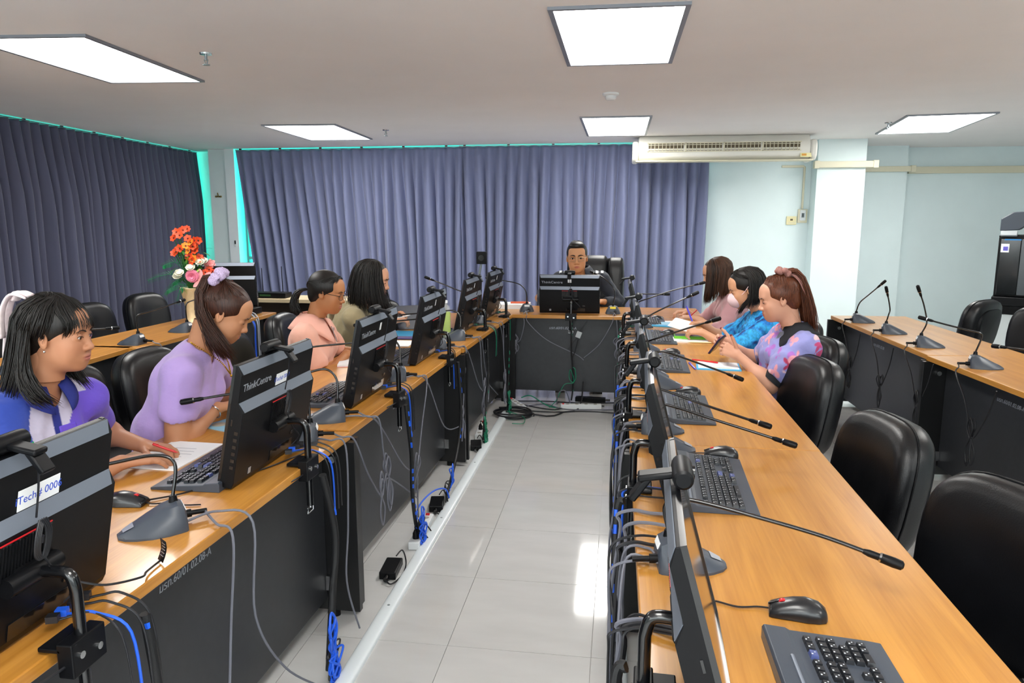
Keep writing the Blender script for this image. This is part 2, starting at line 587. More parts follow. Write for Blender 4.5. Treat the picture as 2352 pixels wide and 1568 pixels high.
MB().ball((-.035, -.012, 0), .014).ball((.035, -.012, 0), .014).cyl((0, -.01, 0), (0, -.03, .05), .008, n=8).build('hook_arm', mat('aged_brass'), t)
t = thing('window_latch', 'small white window latch on the pale jamb beside the back curtain', 'latch', (-5.33, 9.80, 1.18))
MB().box((0, -.006, .03), (.03, .012, .09)).build('latch_plate', M_WHITEPL, t, bevel=.003)
MB().box((.005, -.02, .05), (.014, .02, .05)).build('latch_lever', M_PLASTIC, t, bevel=.003)
# ================================================================ tables
TH = .76
def make_table(label, cx, cy, Lx, D, rz, letter=None, lx=0., group='conference tables', marks=True):
    """front (the side with the panel) looks along local -Y"""
    t = thing('conference_table', label, 'table', (cx, cy, 0), rz, group)
    MB().box((0, 0, TH - .015), (Lx, D, .03)).build('tabletop', M_WOOD, t, smooth=0, bevel=.003)
    MB().box((0, -D / 2 + .115, .405), (Lx - .07, .018, .65)).build('modesty_panel', M_PANEL, t, smooth=0, bevel=.0015)
    for s in (-1, 1):
        e = MB().box((s * (Lx / 2 - .018), -.02, .378), (.03, D + .015, .70)).build('end_panel', M_BLACKLAM, t, smooth=0, bevel=.0015)
        b = MB()
        for yy in (-D / 2 + .08, D / 2 - .08):
            b.cyl((s * (Lx / 2 - .018), yy, 0), (s * (Lx / 2 - .018), yy, .03), .018, n=10)
        b.build('foot', M_PLASTIC, e)
        MB().cyl((s * (Lx / 2 - .05), -D / 2 + .06, .66), (s * (Lx / 2 - .034), -D / 2 + .06, .66), .014, n=10).build('cam_bolt', M_CHROME, t)
        MB().box((s * (Lx / 2 - .042), -D / 2 + .090, .15), (.02, .028, .06)).build('bracket', M_CHROME, t)
    if letter:
        text(letter, .031, t, (lx, -D / 2 + .1055, .635), (R(90), 0, 0), M_LOGO, shear=.2)
    return t
AX = R(90)
LX = 1.83
tb = {}
tb['L1'] = make_table('left inner conference table nearest the camera, under the two closest monitors', -1.375, 1.742, LX, .67, AX - R(1.6), 'มรท.60/01.02.08-A', 0.)
tb['L2'] = make_table('left inner conference table, second from the camera, by the woman in lavender', -1.335, 3.592, LX, .67, AX - R(1.7), 'มรท.60/01.02.08-A', .02)
tb['L3'] = make_table('left inner conference table farthest from the camera, running up to the head table', -1.262, 5.375, 1.70, .67, AX - R(2.4))
tb['R1'] = make_table('right inner conference table nearest the camera, with the nearest keyboard and mouse', .393, 1.742, LX, .67, -AX + R(.3))
tb['R2'] = make_table('right inner conference table, second from the camera, beside the empty turned chair', .385, 3.575, LX, .67, -AX + R(.3))
tb['R3'] = make_table('right inner conference table farthest from the camera, in front of the woman in pink', .376, 5.34, 1.70, .66, -AX + R(.4))
tb['H'] = make_table('head table across the end of the aisle, in front of the man in uniform', -.19, 6.53, 1.78, .66, 0, 'มรท.60/01.02.08-A', -.28)
tb['OR1'] = make_table('outer right table farther from the camera, beside the square column', 2.115, 5.62, LX, .60, -AX + R(2.3), 'มรท.60/01.02.08', -.12)
tb['OR2'] = make_table('outer right table nearer the camera, cut by the right edge of the photo', 2.21, 3.79, LX, .60, -AX + R(4.5), 'มรท.60/01.02.08-A55', -.22)
tb['OL1'] = make_table('outer left table nearer the camera, behind the woman in the blue polo', -3.30, 3.36, LX, .55, AX + R(3))
tb['OL2'] = make_table('outer left table under the flower vase, beside the low cabinet', -3.26, 5.15, LX, .55, AX - R(2))

# ================================================================ chairs
def superpad(mb, w, h, layers, ex=3.3, n=44, top=None, curve=0., mi=0):
    """layers: (scale, offset) from the front centre, round the rim, to the back centre; pad in the XZ plane, facing +Y"""
    rs = []
    for sc, off in layers:
        ring = []
        for j in range(n):
            a = 2 * PI * j / n
            c, s_ = math.cos(a), math.sin(a)
            x = math.copysign(abs(c) ** (2 / ex), c) * w / 2
            z = math.copysign(abs(s_) ** (2 / ex), s_) * h / 2
            if s_ < 0:
                x *= 1 - .10 * (-s_)
            x *= sc; z *= sc
            ring.append(V((x, off + curve * (x / (w / 2)) ** 2, z)))
        rs.append(ring)
    return mb.rings(rs, mi, True)

def make_chair(label, group):
    t = thing('office_chair', label, 'chair', (0, 0, 0), 0, group)
    tilt = Matrix.Translation((0, -.225, .665)) @ Matrix.Rotation(R(9), 4, 'X')
    b = MB(); b.M = tilt
    superpad(b, .46, .48, [(.04, .02), (.5, .024), (.78, .022), (.90, .012), (.97, -.006), (1., -.032), (1.0, -.07), (.97, -.095), (.90, -.112), (.05, -.118)], curve=.03)
    b.build('backrest', M_LEATHER, t, smooth=60)
    s = MB(); s.M = tilt
    superpad(s, .34, .36, [(1., -.10), (.98, -.122), (.9, -.126), (.05, -.128)], curve=.01)
    s.build('back_shell', M_PLASTIC, t, smooth=60)
    p = MB(); p.M = tilt
    ring = []
    for j in range(48):
        a = 2 * PI * j / 48
        c, s_ = math.cos(a), math.sin(a)
        x = math.copysign(abs(c) ** (2 / 3.3), c) * .2315 * (1 - .10 * max(0, -s_))
        ring.append(V((x, -.040 + .03 * (x / .235) ** 2, math.copysign(abs(s_) ** (2 / 3.3), s_) * .2415)))
    p.tube(ring + ring[:1], .0035, 6, caps=False)
    p.build('piping', M_PLASTIC, t, smooth=80)
    c = MB(); c.M = Matrix.Translation((0, .02, .44)) @ Matrix.Rotation(R(90), 4, 'X')
    superpad(c, .49, .47, [(.04, .045), (.5, .048), (.85, .04), (.97, .02), (1., -.005), (.98, -.03), (.05, -.035)])
    c.build('seat', M_LEATHER, t, smooth=60)
    MB().tube(crom([(0, -.02, .395), (0, -.24, .39), (0, -.31, .45), (0, -.325, .68)], 5), .028, 8, flat=.35).build('back_bar', M_PLASTIC, t)
    MB().cyl((0, 0, .12), (0, 0, .26), .03).cyl((0, 0, .26), (0, 0, .40), .02).box((0, 0, .395), (.2, .24, .03)).build('gas_column', M_GLOSSBLACK, t)
    base = MB()
    for k in range(5):
        a = 2 * PI * k / 5 + .3
        base.tube([(0, 0, .115), (.16 * math.cos(a), .16 * math.sin(a), .10), (.30 * math.cos(a), .30 * math.sin(a), .075)], [.026, .022, .017], 8)
    base.build('star_base', M_PLASTIC, t)
    for k in range(5):
        a = 2 * PI * k / 5 + .3
        d = V((math.cos(a), math.sin(a), 0)); q = V((-d.y, d.x, 0))
        m = MB()
        for s_ in (-1, 1):
            m.cyl(d * .30 + V((0, 0, .028)) + q * (s_ * .008), d * .30 + V((0, 0, .028)) + q * (s_ * .024), .028, n=14)
        m.cyl(d * .30 + V((0, 0, .03)), d * .30 + V((0, 0, .085)), .009, n=8)
        m.build('caster', M_PLASTIC, t)
    return t
CH = [None]
def chair(label, x, y, face, group='black office chairs'):
    """face: heading of the sitter in degrees, 0 = +X, 90 = +Y"""
    rz = R(face - 90)
    if CH[0] is None:
        CH[0] = make_chair(label, group)
        CH[0].location = (x, y, 0)
        CH[0].rotation_euler = (0, 0, rz)
        return CH[0]
    return dup(CH[0], (x, y, 0), rz, label, group)
# right inner row
chair('empty black leather chair nearest the camera on the right, at the near right table', .77, 1.88, 203)
chair('empty black leather chair second from the camera on the right', .665, 2.60, 191)
chair('empty black leather chair just before the woman in the floral blouse', .695, 3.70, 192)
chair('black leather chair occupied by the woman in the floral blouse', .90, 4.36, 195)
chair('black leather chair occupied by the woman in the blue blouse and face mask', .98, 5.20, 190)
chair('black leather chair occupied by the woman in the pink sweater', 1.00, 6.16, 185)
chair('black leather chair cut off at the lower right corner of the photo', .92, 1.20, 190)
# left inner row
chair('black leather chair occupied by the woman in the blue and white polo', -2.10, 1.93, 5)
chair('empty black leather chair between the woman in the polo and the woman in lavender', -2.26, 3.02, 0)
chair('black leather chair occupied by the woman in the lavender top', -1.98, 2.46, 8)
chair('empty black leather chair just beyond the woman in lavender', -2.18, 3.50, -3)
chair('black leather chair occupied by the woman in the salmon shirt', -2.05, 4.12, 3)
chair('black leather chair occupied by the woman with long loose black hair', -2.10, 4.98, 3)
chair('empty black leather chair farthest along the left inner row, before the back curtain', -1.72, 5.82, -24)
# outer left row
chair('black leather chair by the left curtain, partly hidden behind the hair bow', -4.10, 3.72, -5)
chair('low black leather chair by the left curtain between two others', -3.98, 4.62, -8)
chair('black leather chair by the left curtain just left of the flower vase', -3.95, 5.32, -8)
chair('black leather chair directly behind the flower vase', -4.0, 6.10, -12)
# outer right row
chair('black leather chair seen from its side behind the outer right table, nearest the column', 2.86, 6.9, 130)
chair('black leather chair behind the outer right table, facing the camera', 2.98, 6.05, 205)
chair('black leather chair at the right edge of the photo behind the outer right table', 2.98, 5.28, 200)

# executive chair
t = thing('executive_chair', 'tall black leather executive chair behind the man in uniform', 'chair', (-.24, 7.38, 0), R(180))
for k, (x, wd, ex) in enumerate([(-.205, .165, 7), (0, .26, 7), (.205, .165, 7)]):
    b = MB(); b.M = Matrix.Translation((x, -.19 - (.0 if k == 1 else -.02), .86)) @ Matrix.Rotation(R(7), 4, 'X')
    superpad(b, wd, .68 if k == 1 else .64, [(.04, .04), (.6, .04), (.88, .025), (1., -.01), (1., -.05), (.95, -.07), (.05, -.075)], ex=ex)
    b.build('back_cushion', M_LEATHER, t, smooth=60)
b = MB(); b.M = Matrix.Translation((0, -.235, .84)) @ Matrix.Rotation(R(7), 4, 'X')
superpad(b, .59, .66, [(.05, .0), (.97, 0), (1, -.02), (.95, -.05), (.05, -.06)], ex=5)
b.build('back_shell', M_PLASTIC, t, smooth=60)
c = MB(); c.M = Matrix.Translation((0, .06, .46)) @ Matrix.Rotation(R(90), 4, 'X')
superpad(c, .54, .52, [(.04, .06), (.5, .06), (.85, .05), (.97, .025), (1., -.005), (.98, -.04), (.05, -.045)])
c.build('seat', M_LEATHER, t, smooth=60)
for s in (-1, 1):
    MB().tube(crom([(s * .25, -.16, .45), (s * .33, -.12, .62), (s * .33, .14, .66), (s * .30, .20, .50), (s * .22, .18, .42)], 5), .022, 8).build('armrest', M_GLOSSBLACK, t)
MB().cyl((0, 0, .1), (0, 0, .42), .03).build('gas_column', M_GLOSSBLACK, t)
m = MB()
for k in range(5):
    a = 2 * PI * k / 5
    m.tube([(0, 0, .11), (.32 * math.cos(a), .32 * math.sin(a), .075)], [.028, .018], 8).ball((.32 * math.cos(a), .32 * math.sin(a), .035), .034, 10, 6)
m.build('star_base', M_PLASTIC, t)

# ================================================================ monitors
MW, MHT, TILT = .50, .395, R(12)
def childw(o, parent):
    o.parent = parent
    o.matrix_parent_inverse = parent.matrix_basis.inverted()
    return o
def make_monitor(label, arm=True, back=.155, tilt=TILT, group='black desktop monitors'):
    """screen looks along -Y, back along +Y, leaning back; origin on the table top"""
    t = thing('desktop_monitor', label, 'monitor', (0, 0, 0), 0, group)
    z1 = MHT
    UP = Matrix.Rotation(tilt, 4, 'X')       # upright axes -> tilted root axes
    prof = [(0, .012), (0, z1), (.008, z1), (.022, z1 - .026), (.024, z1 - .112), (.042, z1 - .140), (.044, .03), (.038, .012)]
    bk = MB().prism(prof, -MW / 2, MW / 2, 'x').build('back_cover', M_PLASTIC, t, smooth=0, bevel=.0015)
    MB().box((0, -.002, z1 / 2 + .006), (MW - .006, .004, z1 - .018)).build('screen', M_SCREEN, t, smooth=0, bevel=.001)
    bz = MB()
    for s in (-1, 1):
        bz.box((s * (MW / 2 - .004), -.003, z1 / 2 + .006), (.009, .009, z1 - .010))
    bz.box((0, -.003, z1 - .004), (MW - .016, .009, .008)).box((0, -.003, .018), (MW - .016, .009, .014))
    bz.build('bezel', M_GLOSSBLACK, t, smooth=0)
    for (y0, za, y1, zb) in ((.008, z1, .022, z1 - .026), (.024, z1 - .112, .042, z1 - .140)):
        n = V((0, za - zb, y1 - y0)).normalized() * .0012
        e = .012
        q = [V((-MW / 2 + .002, y0, za)) + n, V((MW / 2 - .002, y0, za)) + n, V((MW / 2 - e, y1, zb)) + n, V((-MW / 2 + e, y1, zb)) + n]
        q2 = [a - n * 1.5 for a in q]
        MB().add(q + q2, [(0, 1, 2, 3), (7, 6, 5, 4), (0, 4, 5, 1), (1, 5, 6, 2), (2, 6, 7, 3), (3, 7, 4, 0)]).build('bevel_bar', M_BAR, t, smooth=0)
    text('ThinkCentre', .034, t, (.145, .0245, z1 - .07), (R(90), 0, R(180)), M_LOGO, name='badge')
    MB().box((0, .0445, z1 - .150), (.125, .002, .0022)).build('red_line', M_RED, t, smooth=0)
    v = MB().box((0, .0445, z1 - .19), (.125, .0015, .075)).build('vent_panel', M_GLOSSBLACK, t, smooth=0)
    g = MB()
    for i in range(16):
        g.box((-.058 + i * .0077, .046, z1 - .19), (.003, .003, .07))
    g.build('vent_rib', M_PLASTIC, v, smooth=0)
    for s in (-1, 1):
        d = MB()
        for i in range(6):
            d.box((s * (MW / 2 + .0005), .03, .08 + i * .022), (.002, .012, .011))
        d.box((s * (MW / 2 + .0005), .012, .22), (.002, .004, .02))
        d.build('side_port', M_GLOSSBLACK, t, smooth=0)
    MB().box((.16, .0448, .045), (.016, .001, .02)).build('hologram_sticker', M_LOGO, t, smooth=0)
    MB().box((-.05, .0450, .05), (.16, .002, .035)).box((-.12, .0450, .09), (.02, .002, .012)).build('port_bay', M_GLOSSBLACK, t, smooth=0)
    if arm:
        b = MB(); b.M = UP
        hz = .145
        b.cyl((-.075, .085, hz), (.055, .085, hz), .019, n=20)
        b.box((0, .07, hz), (.06, .03, .05))
        b.build('arm_hinge', M_PLASTIC, t)
        a = MB(); a.M = UP
        a.tube(crom([(-.02, .09, hz), (-.02, .09 + (back - .085) * .7, hz + .002), (-.02, back + .004, hz - .006), (-.02, back + .012, hz - .035)], 5) + [V((-.02, back + .012, -.145))], .0115, 12)
        a.build('arm_tube', M_GLOSSBLACK, t)
        k = MB(); k.M = UP
        k.box((-.02, back + .012, -.012), (.092, .034, .07))
        k.box((-.02, back - .02, .008), (.092, .05, .010))
        cl = k.build('edge_clamp', M_PLASTIC, t, smooth=0, bevel=.003)
        s = MB(); s.M = UP
        for dx in (-.024, .024):
            s.cyl((-.02 + dx, back + .028, -.012 + dx * .2), (-.02 + dx, back + .033, -.012 + dx * .2), .0075, n=10)
        s.build('clamp_bolt', M_CHROME, cl)
        s = MB(); s.M = UP
        s.tube([(-.04, back + .012, -.15), (-.04, back + .012, -.168), (0, back + .012, -.168), (0, back + .012, -.15), (-.04, back + .012, -.15)], .0022, 6)
        s.cyl((-.02, back + .012, -.145), (-.02, back + .012, -.152), .006, n=8)
        s.build('clamp_ring', M_CHROME, cl)
    return t
MON = {}
def monitor(label, x, y, head, back=.155, tilt=12):
    """head: direction the BACK looks, degrees"""
    rz = R(head - 90)
    k = (back, tilt)
    if k in MON:
        t = dup(MON[k], (0, 0, 0), None, label)
    else:
        t = MON[k] = make_monitor(label, back=back, tilt=R(tilt))
    t.location = (x, y, TH + .002)
    t.rotation_euler = (-R(tilt), 0, rz)
    return t
def sticker(t, txt, x, z, wd, ht, col='ffffff'):
    MB().box((x, .0252, z), (wd, .001, ht)).build('paper_sticker', M_PAPER, t, smooth=0)
    text(txt, ht * .55, t, (x, .0258, z), (R(90), 0, R(180)), mat('blue_ink', '2a50c8', .5), name='printed_text', ext=.0002)
mons = {}
left_m = [('L1', -1.185, 1.17, 0), ('L2', -1.185, 2.245, -1), ('L3', -1.165, 3.22, -1), ('L4', -1.145, 4.17, -1), ('L5', -1.13, 5.27, -2), ('L6', -1.085, 6.0, -3)]
mlab = {'L1': 'nearest left monitor, cut by the photo edge, with a white iTech sticker',
        'L2': 'black monitor in front of the woman in lavender, second from the camera on the left',
        'L3': 'black monitor in front of the woman in the salmon shirt, third on the left',
        'L4': 'black monitor fourth from the camera on the left, before the green drink bottle',
        'L5': 'black monitor fifth from the camera on the left, just beyond the green drink bottle',
        'L6': 'black monitor farthest from the camera on the left, beside the head table',
        'R1': 'black monitor nearest the camera on the right, seen edge on with a reflecting screen',
        'R2': 'black monitor second from the camera on the right, seen edge on',
        'R3': 'black monitor third from the camera on the right, by the woman in the floral blouse',
        'R4': 'black monitor fourth from the camera on the right, by the woman in the face mask',
        'R5': 'black monitor farthest from the camera on the right, by the woman in pink'}
for k, x, y, a in left_m:
    mons[k] = monitor(mlab[k], x, y, a)
for k, x, y, a in [('R1', .206, 1.205, 178), ('R2', .204, 2.20, 178.5), ('R3', .20, 3.06, 179), ('R4', .20, 4.0, 180), ('R5', .185, 5.25, 180)]:
    mons[k] = monitor(mlab[k], x, y, a, .135, 15.5)
mons['H'] = monitor('black monitor on the head table in front of the man in uniform', -.415, 6.375, 270)
mons['H'].scale = (1.03, 1, .86)
sticker(mons['L1'], 'iTech# 0006', -.045, MHT - .088, .105, .042)
sticker(mons['L2'], 'iTech# 0007', -.02, MHT - .088, .085, .038)
for k, wd in (('L3', .02), ('L4', .016), ('L5', .014), ('L6', .014), ('H', .03)):
    MB().box((.0, .0250, MHT - .055), (wd, .001, .034)).build('paper_sticker', M_PAPER, mons[k], smooth=0)
# spare monitor on the outer left table
sp = make_monitor('black monitor standing alone on the outer left table beside the flower vase', arm=False)
sp.location = (-3.36, 6.0, TH + .04); sp.rotation_euler = (-R(6), 0, R(-90 + 65 - 90))
sp.rotation_euler = (-R(6), 0, R(285 - 90))
MB().box((0, .03, -.02), (.2, .18, .016)).cyl((0, .06, -.02), (0, .07, .15), .02).build('monitor_foot', M_PLASTIC, sp, bevel=.004)

# ================================================================ webcams
def make_webcam(label, group='webcams clipped on the monitors'):
    """lens looks along -Y; origin on the monitor's top edge"""
    t = thing('webcam', label, 'webcam', (0, 0, 0), 0, group)
    b = MB()
    prof = [(0, -.046), (.012, -.046), (.0165, -.042), (.018, -.03), (.018, .03), (.0165, .042), (.012, .046), (0, .046)]
    b.M = Matrix.Translation((0, -.016, .018)) @ Matrix.Rotation(R(90), 4, 'Y')
    b.lathe(prof, 20)
    b.build('camera_body', M_PLASTIC, t)
    MB().cyl((0, -.030, .018), (0, -.036, .018), .011, n=18).build('lens', M_SCREEN, t)
    MB().box((0, .02, .012), (.034, .075, .012), rot=Matrix.Rotation(R(-10), 3, 'X')).build('clip_arm', M_PLASTIC, t, bevel=.004)
    MB().box((0, .052, -.012), (.032, .012, .05), rot=Matrix.Rotation(R(35), 3, 'X')).build('clip_foot', M_PLASTIC, t, bevel=.003)
    return t
WC = [None]
def webcam(label, mon, dx=0., cable=True):
    m = mons[mon].matrix_basis
    p = m @ V((dx, .004, MHT + .002))
    rz = mons[mon].rotation_euler.z
    t = make_webcam(label) if WC[0] is None else dup(WC[0], p, rz, label, keep=lambda n: not n.startswith('webcam_cable'))
    WC[0] = WC[0] or t
    t.location = p
    t.rotation_euler = (0, 0, rz)
    if cable:
        q = lambda x, y, z: m @ V((x, y, z))
        pts = [t.matrix_basis @ V((0, .05, .01)), q(dx - .004, .055, MHT - .05), q(dx - .012, .05, MHT - .12)]
        b = MB()
        b.tube(crom(pts, 6), .0022, 6)
        for i in range(4):      # tied coil hanging below
            o = .004 * (i - 1.5)
            b.tube(crom([q(dx - .012 + o, .062, MHT - .12), q(dx + .004 + o, .07, MHT - .15), q(dx - .002 + o, .068, MHT - .19), q(dx - .02 + o, .068, MHT - .20), q(dx - .026 + o, .068, MHT - .15), q(dx - .014 + o, .064, MHT - .12)], 5), .0022, 6)
        b.cyl(q(dx - .012, .062, MHT - .155), q(dx - .012, .062, MHT - .168), .007, n=8)
        b.tube(crom([q(dx - .014, .066, MHT - .19), q(dx - .05, .075, MHT - .25), q(dx - .09, .09, .10), q(dx - .085, .07, .06)], 6), .0022, 6)
        childw(b.build('webcam_cable', M_CABLE, None), t)
    return t
ordn = {'L1': 'woman in the polo', 'L2': 'woman in lavender', 'L3': 'woman in the salmon shirt'}
webcam('webcam on the nearest left monitor, at the left edge of the photo', 'L1', .0)
webcam('webcam on the monitor before the woman in lavender', 'L2', .01)
webcam('webcam on the monitor before the woman in the salmon shirt', 'L3', .0)
webcam('webcam on the fourth left monitor, before the green drink bottle', 'L4', .0)
webcam('webcam on the fifth left monitor, just beyond the green drink bottle', 'L5', .0)
webcam('webcam on the farthest left monitor near the head table', 'L6', .0)
webcam('large looking webcam on the nearest right monitor', 'R1', .0, False)
webcam('webcam on the second right monitor from the camera', 'R2', .0, False)
webcam('webcam on the third right monitor, by the floral blouse', 'R3', .0, False)
webcam('webcam on the fourth right monitor, by the woman in the mask', 'R4', .0, False)
webcam('webcam on the farthest right monitor', 'R5', .0, False)
webcam('webcam on the head table monitor in front of the man', 'H', .0)

# ================================================================ microphones
MICME = {}
def mic_base_mesh():
    sec = [(-.066, .050, .028, .050), (-.060, .056, .034, .066), (-.045, .060, .036, .074), (-.015, .065, .034, .066), (.025, .062, .030, .046), (.06, .050, .024, .028), (.085, .034, .016, .016), (.098, .016, .008, .008)]
    b = MB()
    rs = []
    for y, wb, wt, h in sec:
        ring = []
        for x, z in ((-wb, 0), (-wb, .006), (-(wb * .72 + wt * .28), h * .45), (-wt, h * .92), (-wt * .5, h), (wt * .5, h), (wt, h * .92), (wb * .72 + wt * .28, h * .45), (wb, .006), (wb, 0)):
            ring.append(V((x, y, z)))
        rs.append(ring)
    b.rings(rs, 0, True)
    return b
def mic(label, x, y, nose, neck, group='gooseneck conference microphones', outs=None, cmat=None):
    """nose: heading of the pointed front in degrees; neck: world points of the gooseneck after its root"""
    rz = R(nose - 90)
    t = thing('gooseneck_microphone', label, 'microphone', (x, y, TH), rz, group)
    if 'b' not in MICME:
        o = mic_base_mesh().build('base', M_PLASTIC2, t, smooth=35)
        MICME['b'] = o.data
        g = MB().add([(-.018, .06, .0295), (.018, .06, .0295), (.012, .086, .0172), (-.012, .086, .0172)], [(0, 1, 2, 3)]).build('talk_button', M_LOGO, t, smooth=0)
        MICME['g'] = g.data
        l = MB().box((0, -.0635, .055), (.045, .004, .016), rot=Matrix.Rotation(R(-20), 3, 'X')).build('asset_sticker', M_PAPER, t, smooth=0)
        MICME['l'] = l.data
        c = MB().cyl((.018, -.06, .022), (.018, -.085, .022), .011, n=12).cyl((.018, -.085, .022), (.018, -.125, .02), .007, n=10).build('plug', M_PLASTIC, t)
        MICME['c'] = c.data
        e = MB().cyl((0, -.04, .07), (0, -.04, .088), .012, .009, n=14).build('neck_socket', M_PLASTIC, t)
        MICME['e'] = e.data
    else:
        for nm, k in (('base', 'b'), ('talk_button', 'g'), ('asset_sticker', 'l'), ('plug', 'c'), ('neck_socket', 'e')):
            o = bpy.data.objects.new(nm, MICME[k])
            C.objects.link(o)
            o.parent = t
    root = t.matrix_basis @ V((0, -.04, .086))
    pts = crom([root] + [V(p) for p in neck], 7)
    childw(MB().tube(pts, .0048, 10).build('gooseneck', M_GLOSSBLACK, None), t)
    tip = pts[-1]; d = (pts[-1] - pts[-3]).normalized()
    childw(MB().tube([tip - d * .012, tip, tip + d * .02, tip + d * .024, tip + d * .05, tip + d * .066, tip + d * .07], [.0055, .008, .008, .0105, .0115, .0105, .006], 12).build('microphone_capsule', M_PLASTIC, None), t)
    childw(MB().tube([tip + d * .0205, tip + d * .0245], [.0092, .0112], 12).build('light_ring', M_CHROME, None), t)
    if outs:
        for i, pth in enumerate(outs):
            st = t.matrix_basis @ V(((.018, -.12, .02), (-.02, -.066, .015))[i % 2])
            b = MB().tube(crom([st] + [V(p) for p in pth], 7), .0036, 7)
            childw(b.build('cable', cmat or M_CABLEG, None), t)
    return t
def knot(c, ax, r=.05, n=5, seed=0, up=(0, 0, 1)):
    """a tied hank of cable: loops above and below a tie point"""
    rr = random.Random(seed)
    c = V(c); ax = V(ax); up = V(up)
    pts = []
    for i in range(n):
        s = 1 if i % 2 == 0 else -1.4
        a = rr.uniform(.6, 1.1) * r * .55
        h = rr.uniform(.8, 1.25) * r * 1.5 * s
        o = V((rr.uniform(-.01, .01), rr.uniform(-.01, .01), 0))
        pts += [c + o * .3, c + ax * a + up * (h * .5) + o, c + up * h + o, c - ax * a + up * (h * .55) + o]
    pts.append(c)
    return pts
def Lout(x, y, yk, zk, ye, ze, xe=-.985, seed=0, n=5):
    """cable from a left-row microphone over the aisle edge down to a tied hank and on"""
    return [(xe - .03, y + .03, TH + .006), (xe + .012, y + .05, TH - .01), (xe + .012, (y + yk) / 2 + .02, (TH + zk) / 2 - .02)] + knot((xe + .015, yk, zk), (0, 1, 0), .062, n, seed) + [(xe + .02, ye, ze)]
EX = -1.0
# left inner row: base, pointed front towards the user
mic('microphone base nearest the camera on the left, beside the red wheeled mouse', -1.195, 1.705, 222,
    [(-1.165, 1.75, .93), (-1.21, 1.735, .955), (-1.30, 1.69, .945), (-1.42, 1.63, .925), (-1.52, 1.58, .905)],
    outs=[[(-1.05, 1.74, TH + .01), (EX + .0, 1.73, TH - .02), (EX - .005, 1.70, .5), (EX + .02, 1.60, .2), (EX + .03, 1.52, .02)],
          [(-1.08, 1.80, TH + .02), (EX + .005, 1.83, TH - .02), (EX - .01, 1.84, .45), (EX - .0, 1.98, .2), (EX + .04, 2.15, .02)]])
mic('microphone base behind the monitor of the woman in lavender, nearer of a pair', -1.155, 2.50, 200,
    [(-1.13, 2.53, .92), (-1.17, 2.53, .965), (-1.25, 2.51, .955), (-1.38, 2.46, .945), (-1.49, 2.42, .93)],
    outs=[Lout(-1.02, 2.53, 2.86, .42, 2.92, .5, seed=1, n=3), [(-1.04, 2.50, TH + .01), (EX + .01, 2.53, TH - .02), (EX + .02, 2.50, .45), (EX + .03, 2.44, .25), (EX + .05, 2.50, .03)]])
mic('microphone base behind the monitor of the woman in lavender, farther of a pair', -1.165, 2.80, 205,
    [(-1.135, 2.83, .925), (-1.18, 2.83, .965), (-1.25, 2.79, .955), (-1.33, 2.75, .945), (-1.38, 2.72, .94)],
    outs=[Lout(-1.03, 2.82, 2.97, .46, 3.4, .2, seed=2, n=6), [(-1.04, 2.84, TH + .01), (EX + .01, 2.9, TH - .03), (EX + .02, 3.2, .45), (EX + .02, 3.38, .35), (EX + .02, 3.42, .40)]])
mic('microphone base just behind the monitor of the woman in the salmon shirt', -1.13, 3.57, 200,
    [(-1.105, 3.61, .925), (-1.15, 3.61, .965), (-1.25, 3.57, .955), (-1.45, 3.48, .945), (-1.56, 3.44, .935)],
    outs=[Lout(-1.0, 3.6, 3.42, .33, 3.40, .1, seed=3, n=3), [(-1.03, 3.63, TH + .01), (EX + .02, 3.68, TH - .03), (EX + .03, 4.0, .4), (EX + .04, 4.34, .30), (EX + .04, 4.38, .33)]])
mic('microphone base between the third and fourth left monitors', -1.13, 4.46, 200,
    [(-1.10, 4.49, .925), (-1.15, 4.49, .96), (-1.25, 4.45, .95), (-1.42, 4.38, .94), (-1.54, 4.33, .93)],
    outs=[Lout(-.97, 4.5, 4.42, .33, 4.36, .2, -.965, seed=4, n=3), [(-1.0, 4.52, TH + .01), (-.955, 4.6, TH - .03), (-.945, 4.9, .45), (-.94, 5.05, .36)]])
mic('microphone base below the fourth left monitor, before the green drink bottle', -1.09, 4.84, 200,
    [(-1.06, 4.87, .92), (-1.11, 4.87, .955), (-1.2, 4.83, .95), (-1.4, 4.74, .94), (-1.5, 4.70, .93)],
    outs=[Lout(-.95, 4.86, 5.05, .35, 5.0, .15, -.945, seed=5, n=6), Lout(-.95, 4.9, 5.18, .39, 5.6, .2, -.94, seed=6, n=5)])
mic('microphone base beside the farthest left monitor', -1.09, 5.58, 195,
    [(-1.06, 5.61, .93), (-1.10, 5.62, .99), (-1.2, 5.6, 1.01), (-1.35, 5.58, 1.07), (-1.42, 5.56, 1.10)],
    outs=[Lout(-.93, 5.6, 5.75, .26, 5.7, .1, -.90, seed=7, n=5), [(-.98, 5.62, TH + .01), (-.905, 5.65, TH - .03), (-.90, 5.8, .4), (-.89, 5.85, .1)]])
mic('microphone base on the left end of the head table', -.80, 6.44, 100,
    [(-.80, 6.38, .94), (-.86, 6.40, 1.0), (-1.0, 6.5, 1.02), (-1.15, 6.62, 1.03)],
    outs=[[(-.80, 6.23, TH + .005), (-.79, 6.19, .68), (-.82, 6.18, .55)] + knot((-.86, 6.19, .52), (1, 0, 0), .04, 5, 8) + [(-.88, 6.18, .4)],
          [(-.77, 6.22, TH + .005), (-.76, 6.19, .70), (-.60, 6.2, .55), (-.35, 6.2, .43), (-.28, 6.2, .38)]])
